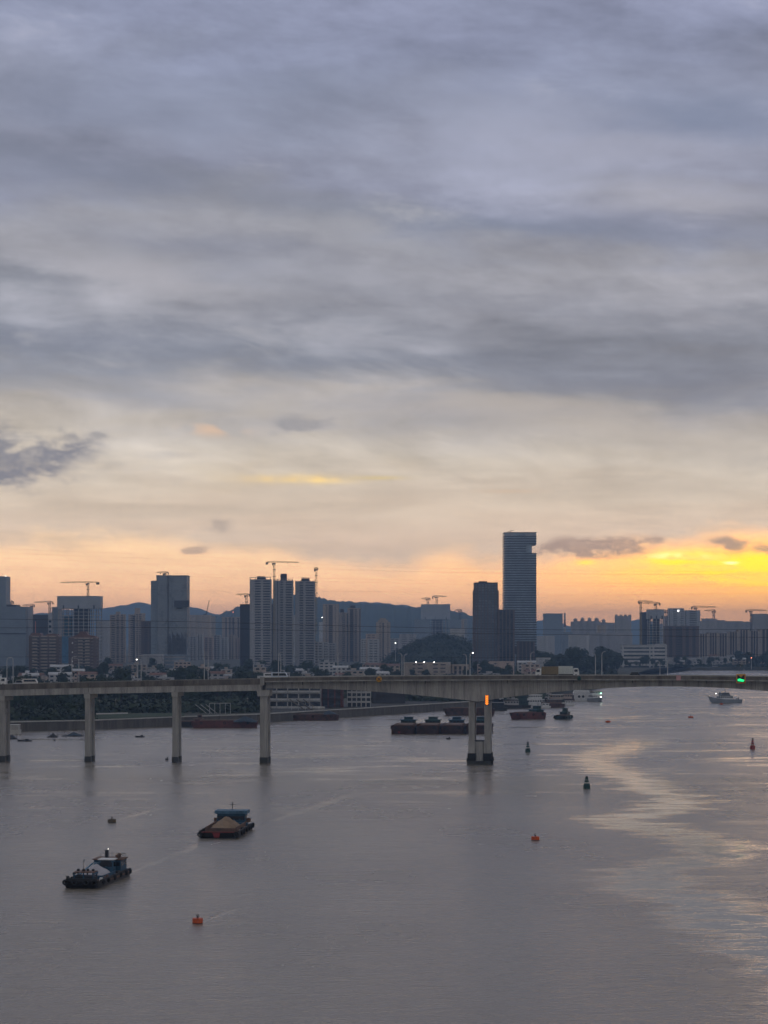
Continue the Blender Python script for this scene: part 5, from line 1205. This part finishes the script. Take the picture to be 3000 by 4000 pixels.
# ------------------------------------------------------------------ buoys
def drum_buoy(label, q, wy, r, m, group=None):
    d = DW(wy); o = thing('mooring_buoy', label, 'buoy', (X(q, d), d, 0), R(20))
    MB().lathe([(r * .95, -.4), (r, -.3), (r, .12), (r * 1.0, .62), (r * .95, .7), (r * .3, .78), (.05, .8)], 24).build('drum', m, o)
    MB().lathe([(r * 1.015, -.3), (r * 1.015, .1)], 24).build('waterline_band', hull_black, o)
    MB().lathe([(r * .86, .6), (r * .99, .66), (r * .99, .78), (r * .86, .8)], 24).build('rim', m, o)
    MB().bx(-.12, .12, -.12, .12, .76, 1.15).build('post', hull_rust, o)
    MB().torus((0, 0, 1.22), .17, .05, 'y', 10, 5).build('ring', dark_steel, o)
    return o
drum_buoy('orange drum buoy nearest the bottom of the picture', 772, 3607, .78, orange_paint)
drum_buoy('orange drum buoy alone in mid-river on the right', 2091, 3282, .86, orange_paint)
drum_buoy('dark weathered drum buoy left of the sand barge', 437, 3213, .95, ochre_paint)
drum_buoy('small faded orange buoy right of the dark green work boat', 2375, 2822, 1.25, orange_paint)
drum_buoy('small faded orange buoy far out below the pink sign', 2698, 2804, 1.25, orange_paint)
drum_buoy('small orange float touching the patrol ship hull', 2818, 2752, 1.1, orange_paint)
def pillar_buoy(label, q, wy, m, hh=3.9):
    d = DW(wy); o = thing('channel_buoy', label, 'buoy', (X(q, d), d, 0), R(25))
    MB().lathe([(.7, -.5), (.98, -.2), (1.0, .25), (.95, 1.1), (.75, 1.4), (.2, 1.45)], 20).build('float', m, o)
    for k in range(4):
        a = math.pi / 4 + k * math.pi / 2
        MB().bar((.62 * math.cos(a), .62 * math.sin(a), 1.4), (.28 * math.cos(a), .28 * math.sin(a), hh - .7), .09).build('leg', m, o)
    MB().lathe([(.62, 1.75), (.60, 2.3)], 12).build('lower_board', m, o)
    MB().lathe([(.46, 2.55), (.42, 3.1)], 12).build('upper_board', m, o)
    MB().lathe([(.3, hh - .75), (.38, hh - .6), (.36, hh - .15), (.12, hh)], 12).build('lantern', dark_steel, o)
    MB().lathe([(.66, 1.52), (.66, 1.72)], 12).build('white_band', white_paint, o)
pillar_buoy('green channel buoy nearer the main pier', 2062, 2938, green_paint)
pillar_buoy('green channel buoy nearer the pink slick', 2292, 3080, green_paint, 3.5)
pillar_buoy('red channel buoy at the right edge of the river', 2940, 2926, red_paint, 4.2)
# waterside stakes and poles on the left bank
for i, (q, d, ty) in enumerate([(388, 1165, 2732), (452, 1175, 2730), (530, 1180, 2738), (616, 1190, 2735), (733, 1195, 2735), (910, 1200, 2735), (967, 1195, 2725)]):
    o = thing('utility_pole', lab[i] + ' bare pole from the left in the bank row under the bridge', 'pole', (X(q, d), d, GZ), 0, 'poles on the bank under the bridge')
    hh = Z(ty, d) - GZ
    MB().tube([(0, 0, 0), (0, 0, hh)], [.2, .14], 7).build('post', concrete, o); MB().bar((-.9, 0, hh - .6), (.9, 0, hh - .6), .16).build('crossarm', concrete, o)
o = thing('garden_wall', 'white low wall on the bank left of the second pier', 'wall', (X(290, 1150), 1150, GZ))
for i in range(5): MB().bx(-5.6 + i * 2.25, -5.6 + i * 2.25 + 2.2, 0, .4, 0, 1.6).build('wall_panel', wall_white, o)
MB().bx(-5.8, 5.9, -.08, .48, 1.6, 1.8).build('coping', wall_white, o)
o = thing('brick_wall', 'low brown wall on the bank right of the second pier', 'wall', (X(445, 1178), 1178, GZ))
for i in range(8): MB().bx(-9 + i * 2.25, -9 + i * 2.25 + 2.2, 0, .4, 0, 1.3 + .25 * (i % 3)).build('wall_panel', wall_pink if i % 2 else stone_wall, o)
o = thing('steel_frame', 'open steel loading frame on the bank left of the fourth pier', 'frame', (X(850, 1140), 1140, GZ))
for i in range(5): MB().bar((-4 + i * 2.6, 0, 0), (-4 + i * 2.6, 0, 5.2), .22).build('frame_post', steel_grey, o)
MB().bar((-4, 0, 5.2), (6.4, 0, 5.2), .25).build('frame_beam', steel_grey, o)
for i in range(3): MB().bar((-11 + i * 2.6, 0, 4.6), (-5.5 + i * 2.6, 0, .2), .25).build('brace', steel_grey, o)
o = thing('conveyor_frame', 'slanting lattice loading conveyors on the quay by the banded building', 'conveyor', (X(1200, 1186), 1186, GZ))
for i in range(3):
    MB().bar((-9 + i * 3.5, 0, 5.8), (-1 + i * 3.5, -4, .4), .5).build('chute', concrete_dirty, o); MB().bar((-8 + i * 3.5, 0, 0), (-8 + i * 3.5, 0, 5.4), .25).build('leg', steel_grey, o)
MB().lathe([(2.6, 0), (3.4, 1.8), (3.0, 2.4)], 12, (6, -4, -.2)).build('hopper', concrete, o)
# ------------------------------------------------------------------ low houses in the town
rt = random.Random(31)
COLS = [('white', wall_white), ('grey', wall_grey), ('pinkish', wall_pink), ('tan', wall_tan)]
ROOFS = [('pale sheet roof', roof_white), ('red tile roof', roof_red), ('grey flat roof', roof_grey)]
def house(q, d, w, dep, hh, ci, ri, where, group):
    cn, cm = COLS[ci]; rn, rm = ROOFS[ri]
    o = thing('low_house', f'small {cn} house with {rn} {where}', 'house', (X(q, d), d, GZ), R(rt.uniform(-14, 14)), group)
    MB().bx(-w / 2, w / 2, -dep / 2, dep / 2, -.5, hh).build('wall', cm, o)
    if ri == 2:
        MB().bx(-w / 2 - .3, w / 2 + .3, -dep / 2 - .3, dep / 2 + .3, hh, hh + .4).build('roof', rm, o); MB().bx(-w * .2, w * .1, -1.5, 1.5, hh + .4, hh + 2.2).build('stair_house', cm, o)
    else: MB().add([(-w / 2 - .5, -dep / 2 - .5, hh), (w / 2 + .5, -dep / 2 - .5, hh), (w / 2 + .5, dep / 2 + .5, hh), (-w / 2 - .5, dep / 2 + .5, hh), (-w / 2 - .5, 0, hh + 1.8), (w / 2 + .5, 0, hh + 1.8)],
                   [(0, 1, 5, 4), (2, 3, 4, 5), (0, 4, 3), (1, 2, 5), (0, 3, 2, 1)]).build('roof', rm, o)
    nf = max(1, int(hh / 3))
    for i in range(nf):
        k = max(2, int(w / 4)); 
        for j in range(k):
            xa = -w / 2 + w * (j + .22) / k; xb = -w / 2 + w * (j + .78) / k
            MB().bx(xa, xb, -dep / 2 - .06, -dep / 2 + .05, i * 3 + 1.0, i * 3 + 2.3).build('window', glass_dark, o)
zones = [(-40, 420, 'among the trees below the left brown blocks', 20), (420, 960, 'among the trees below the glass office block', 20), (960, 1260, 'among the trees below the three grey towers', 12), (1260, 1570, 'among the trees left of the wooded hill', 16), (1850, 2110, 'below the tallest tower', 6), (2400, 2520, 'in the trees near the white striped building', 5), (2620, 3010, 'on the far bank at the right', 10)]
for z0_, z1_, where, n_ in zones:
    for i in range(n_):
        q = rt.uniform(z0_, z1_); d = rt.uniform(1550, 2350) if z0_ < 2100 else rt.uniform(2830, 2990)
        w = rt.uniform(8, 20); hh = rt.choice((4, 6, 6, 9, 12 if d > 1900 else 9))
        house(q, d, w, rt.uniform(8, 12), hh, rt.randrange(4), rt.choice((0, 1, 2, 2, 2)), where, 'low houses ' + where)

# ------------------------------------------------------------------ trees
def tree_meshes(seed, hh, rw, m, nl=620, lump_n=11):
    rnd = random.Random(seed); lumps = []
    for i in range(lump_n):
        a = rnd.uniform(0, 2 * math.pi); r_ = rw * rnd.uniform(.0, .62); z = hh * rnd.uniform(.42, .86)
        k = 1 - abs(z / hh - .6) * .9
        lumps.append((r_ * math.cos(a) * k, r_ * math.sin(a) * k, z, rw * rnd.uniform(.28, .46)))
    mb = MB()
    for i in range(nl):
        lx, ly, lz, lr = rnd.choice(lumps)
        v = Vector((rnd.gauss(0, 1), rnd.gauss(0, 1), rnd.gauss(0, .8))); v.normalize(); v *= lr * rnd.uniform(.72, 1.08)
        c = Vector((lx, ly, lz)) + v; s = rnd.uniform(.35, .75) * rw / 5
        nrm = (v.normalized() + Vector((rnd.uniform(-.7, .7), rnd.uniform(-.7, .7), rnd.uniform(-.4, .8)))).normalized()
        u = nrm.cross(Vector((rnd.uniform(-1, 1), rnd.uniform(-1, 1), rnd.uniform(-1, 1)))).normalized(); w_ = nrm.cross(u)
        mb.add([c + u * s, c + w_ * s * .7, c - u * s * .9, c - w_ * s * .75], [(0, 1, 2, 3)])
    me = bpy.data.meshes.new('crown'); me.from_pydata(mb.v, [], mb.f); me.materials.append(m); me.update()
    tb = MB(); tb.tube([(0, 0, -.3), (.1, 0, hh * .25), (0, .1, hh * .5), (.05, 0, hh * .75)], [hh * .028, hh * .022, hh * .016, hh * .006], 7)
    for lx, ly, lz, lr in lumps[:6]: tb.tube([(0, 0, hh * rnd.uniform(.25, .45)), (lx * .5, ly * .5, lz * .75), (lx, ly, lz)], [hh * .013, hh * .009, hh * .003], 5)
    tm = tb.mesh('trunk'); tm.materials.append(bark)
    return me, tm
KINDS = [tree_meshes(1, 11, 5.2, leaf_a), tree_meshes(2, 13, 5.0, leaf_b), tree_meshes(3, 9, 5.6, leaf_a), tree_meshes(4, 14, 6.2, leaf_a, 760, 14), tree_meshes(5, 7, 4.0, leaf_b, 420, 8)]
ADJ = ['rounded', 'tall', 'broad', 'large spreading', 'small light']
def tree(x, y, s, kind, label, group, z=GZ):
    cm, tm = KINDS[kind]
    o = thing('broadleaf_tree', label, 'tree', (x, y, z), rt.uniform(0, 6.28), group); o.scale = (s * rt.uniform(.85, 1.2), s * rt.uniform(.85, 1.2), s * rt.uniform(.85, 1.15))
    link('trunk', tm, o); link('crown', cm, o)
    return o
def grove(n_, q0, q1, d0, d1, label, group, s0=.8, s1=1.2, kinds=(0, 1, 2, 3, 4)):
    for i in range(n_):
        d = rt.uniform(d0, d1); q = q0 + (q1 - q0) * (i + rt.random()) / n_; k = rt.choice(kinds)
        f = (q - q0) / (q1 - q0); g = (d - d0) / (d1 - d0)
        where = ['at the left end', 'left of centre', 'right of centre', 'at the right end'][min(3, int(f * 4))] + (', front row' if g < .5 else ', back row')
        tree(X(q, d), d, rt.uniform(s0, s1), k, f'{ADJ[k]} {label}, {where}', group)
def undergrowth(name, label, n_, q0, q1, d0, d1, zmax, sz, seed):
    rnd = random.Random(seed); mb = MB()
    for i in range(n_):
        d = d0 + (d1 - d0) * rnd.random() ** 1.3; q = rnd.uniform(q0, q1); bx_ = X(q, d)
        hh = zmax * rnd.uniform(.35, 1.0); r = hh * rnd.uniform(.7, 1.3)
        for j in range(12):
            v = Vector((rnd.gauss(0, 1), rnd.gauss(0, 1), abs(rnd.gauss(0, 1)))).normalized()
            c = Vector((bx_ + v.x * r, d + v.y * r, GZ + .1 + v.z * hh)); s = rnd.uniform(.6, 1.2) * sz
            nr = (v + Vector((rnd.uniform(-.6, .6), rnd.uniform(-.6, .6), rnd.uniform(0, .6)))).normalized(); u = nr.cross(Vector((rnd.uniform(-1, 1), rnd.uniform(-1, 1), .3))).normalized(); w_ = nr.cross(u)
            mb.add([c + u * s, c + w_ * s, c - u * s, c - w_ * s], [(0, 1, 2, 3)])
    me = bpy.data.meshes.new(name); me.from_pydata(mb.v, [], mb.f); me.materials.append(leaf_a); me.update()
    tag(link(name, me, kind='stuff'), label, 'undergrowth')
undergrowth('undergrowth', 'dark undergrowth covering the left bank under the bridge', 900, -60, 345, 1055, 1290, 5.0, 1.0, 41)
undergrowth('undergrowth', 'dark undergrowth behind the pole row under the bridge', 1000, 330, 1040, 1150, 1400, 6.0, 1.2, 42)
undergrowth('undergrowth', 'dark scrub on the quay left of the main pier', 420, 1430, 1880, 1345, 1500, 4.0, 1.0, 46)
undergrowth('undergrowth', 'dark undergrowth between the low houses of the town', 2600, -60, 2120, 1420, 2650, 5.0, 1.6, 43)
undergrowth('undergrowth', 'dark undergrowth around the tree clump right of the tallest tower', 500, 2110, 2400, 1950, 2600, 5.0, 1.7, 44)
undergrowth('undergrowth', 'dark undergrowth along the far right bank', 400, 2560, 3060, 2815, 3000, 3.5, 1.5, 45)
grove(40, -30, 350, 1068, 1250, 'bank tree left of the second bridge pier', 'trees on the left bank under the bridge', .8, 1.3)
grove(32, 350, 1040, 1200, 1330, 'bank tree behind the pole row', 'trees behind the pole row', .9, 1.35, (0, 1, 3))
grove(10, 1440, 1860, 1380, 1480, 'dark quay tree left of the main pier', 'trees on the quay by the main pier', .6, .9)
grove(8, 690, 1010, 1215, 1260, 'shrub beside the steel loading frame', 'shrubs by the loading frame', .35, .6, (2, 4))
grove(22, -30, 460, 1600, 2150, 'tree below the brown apartment blocks', 'trees below the brown blocks', .9, 1.3)
grove(30, 400, 980, 1600, 2350, 'tree below the glass office block', 'trees below the office block', .9, 1.35)
grove(28, 960, 1500, 1650, 2450, 'tree below the three grey towers', 'trees below the three towers', .9, 1.4)
grove(14, 1480, 1960, 1750, 2500, 'tree near the yellowish low houses', 'trees near the yellowish houses', .8, 1.2)
grove(22, -30, 1000, 1440, 1600, 'tree behind the left bridge deck', 'trees just behind the left deck', .95, 1.25)
grove(11, 1000, 1500, 1480, 1640, 'tree just behind the deck mid-bridge', 'trees just behind the middle deck', .9, 1.2)
grove(9, 1880, 2000, 1950, 2100, 'tree at the dark apartment tower foot', 'trees at the foot of the dark tower', .9, 1.2, (0, 2, 3))
grove(22, 2150, 2420, 2150, 2480, 'dark tree right of the tallest tower', 'dark tree clump right of the tallest tower', 1.5, 2.1, (0, 2, 3))
grove(6, 2095, 2150, 2450, 2560, 'tree touching the tallest tower foot', 'trees beside the tallest tower', 1.3, 1.8)
grove(10, 2440, 2600, 2700, 2750, 'tree before the white striped building', 'trees before the striped building', .6, .95)
grove(18, 2620, 3020, 2815, 2865, 'tree on the far bank at the right', 'trees on the far right bank', .7, 1.3)
grove(9, 2880, 3020, 2815, 2900, 'dense tree at the far bank corner', 'trees at the right edge', 1.1, 1.6, (0, 2, 3))
# the wooded hill before the ridge
d = 2900
hx = [(1500, 2574), (1545, 2548), (1580, 2524), (1620, 2503), (1655, 2490), (1690, 2480), (1730, 2476), (1770, 2481), (1800, 2490), (1830, 2506), (1860, 2526), (1895, 2556)]
prof = [(X(q, d), max(GZ, Z(y, d) - 6)) for q, y in hx]
mb = MB(); rows = ((-130, 0), (-80, .45), (-35, .85), (0, 1), (60, .7), (140, 0)); vs = []
for yy, k in rows: vs += [(x * 1.0, d + yy, GZ - 1 + (z - GZ + 1) * k) for x, z in prof]
n = len(prof); mb.add(vs, [(r * n + i, r * n + i + 1, (r + 1) * n + i + 1, (r + 1) * n + i) for r in range(len(rows) - 1) for i in range(n - 1)])
mb.build('wooded_hill', wood_far, smooth=True, kind='structure')
mb = MB(); rnd = random.Random(77)
for i in range(240):
    a = rnd.uniform(0, n - 1.001); k = int(a); f = a - k; r = rnd.uniform(0, 3.4); r0 = int(r); g = r - r0
    x = prof[k][0] * (1 - f) + prof[k + 1][0] * f; z = prof[k][1] * (1 - f) + prof[k + 1][1] * f
    yy = rows[r0][0] * (1 - g) + rows[r0 + 1][0] * g; kk = rows[r0][1] * (1 - g) + rows[r0 + 1][1] * g
    zz = GZ - 1 + (z - GZ + 1) * kk; cr = rnd.uniform(3, 9) if rnd.random() < .8 else rnd.uniform(8, 12)
    for j in range(34):
        v = Vector((rnd.gauss(0, 1), rnd.gauss(0, 1), rnd.gauss(0, 1))).normalized() * cr * rnd.uniform(.7, 1.05); v.z = abs(v.z)
        c = Vector((x, d + yy, zz + 1)) + v; s = rnd.uniform(.8, 1.5); nr = (v.normalized() + Vector((rnd.uniform(-.6, .6), rnd.uniform(-.6, .6), rnd.uniform(0, .6)))).normalized()
        u = nr.cross(Vector((rnd.uniform(-1, 1), rnd.uniform(-1, 1), .3))).normalized(); w_ = nr.cross(u)
        mb.add([c + u * s, c + w_ * s, c - u * s, c - w_ * s], [(0, 1, 2, 3)])
me = bpy.data.meshes.new('hill_wood'); me.from_pydata(mb.v, [], mb.f); me.materials.append(leaf_a); me.update()
tag(link('hill_wood', me, kind='stuff'), 'dense dark wood covering the small hill', 'wood')
# ------------------------------------------------------------------ power cables across the river
def cable(label, pts, d0, d1, r):
    P = [(-500, pts[0][1])] if pts[0][0] > -500 else []
    P = sorted(P + list(pts)); n_ = 60; out = []
    for i in range(n_ + 1):
        q = P[0][0] + (P[-1][0] - P[0][0]) * i / n_
        for j in range(len(P) - 1):
            if P[j][0] <= q <= P[j + 1][0] + 1e-6:
                p0, p1, p2, p3 = P[max(j - 1, 0)], P[j], P[j + 1], P[min(j + 2, len(P) - 1)]
                t_ = (q - p1[0]) / (p2[0] - p1[0]); m1 = (p2[1] - p0[1]) / max(1, p2[0] - p0[0]) * (p2[0] - p1[0]); m2 = (p3[1] - p1[1]) / max(1, p3[0] - p1[0]) * (p2[0] - p1[0])
                y = (2 * t_ ** 3 - 3 * t_ ** 2 + 1) * p1[1] + (t_ ** 3 - 2 * t_ ** 2 + t_) * m1 + (-2 * t_ ** 3 + 3 * t_ ** 2) * p2[1] + (t_ ** 3 - t_ ** 2) * m2; break
        d = d0 + (d1 - d0) * i / n_
        out.append((X(q, d), d, Z(y, d)))
    tag(MB().tube(out, r, 5).build('power_cable', cable_mat), label, 'cable', 'power cables across the river')
cable('thicker upper dark cable crossing before the tower facades', [(-500, 2402), (0, 2418), (700, 2428), (1400, 2446), (2150, 2460), (3000, 2458), (3500, 2452)], 560, 600, .042)
cable('thicker lower dark cable crossing before the tower facades', [(-500, 2440), (0, 2452), (700, 2452), (1400, 2468), (2150, 2478), (3000, 2490), (3500, 2494)], 555, 595, .042)
cable('lowest cable, passing just above the lamp post heads', [(-500, 2570), (0, 2566), (1400, 2566), (2150, 2568), (3000, 2556), (3500, 2550)], 550, 590, .025)
for i, (a, b, c_, e) in enumerate([(2100, 2152, 2212, 2235), (2112, 2168, 2226, 2246), (2148, 2188, 2228, 2242), (2200, 2222, 2262, 2285), (2212, 2232, 2274, 2290), (2266, 2288, 2310, 2318)]):
    cable(lab[i] + ' thin cable from the top crossing the orange sky', [(-500, a), (0, b - 10), (700, b + 18), (1400, c_), (2150, c_ + 14), (3000, e), (3500, e)], 560, 600, .009)
# ------------------------------------------------------------------ haze
def haze():
    m = bpy.data.materials.new('haze_air'); m.use_nodes = True; t = m.node_tree; t.nodes.clear()
    v = t.nodes.new('ShaderNodeVolumePrincipled'); out = t.nodes.new('ShaderNodeOutputMaterial')
    v.inputs['Color'].default_value = (0.40, 0.62, 1.0, 1); v.inputs['Density'].default_value = 0.0001; v.inputs['Anisotropy'].default_value = 0.0
    t.links.new(v.outputs[0], out.inputs['Volume'])
    MB().bx(-9500, 9500, -450, 16500, -2.6, 208).build('haze', m, kind='stuff')
haze()
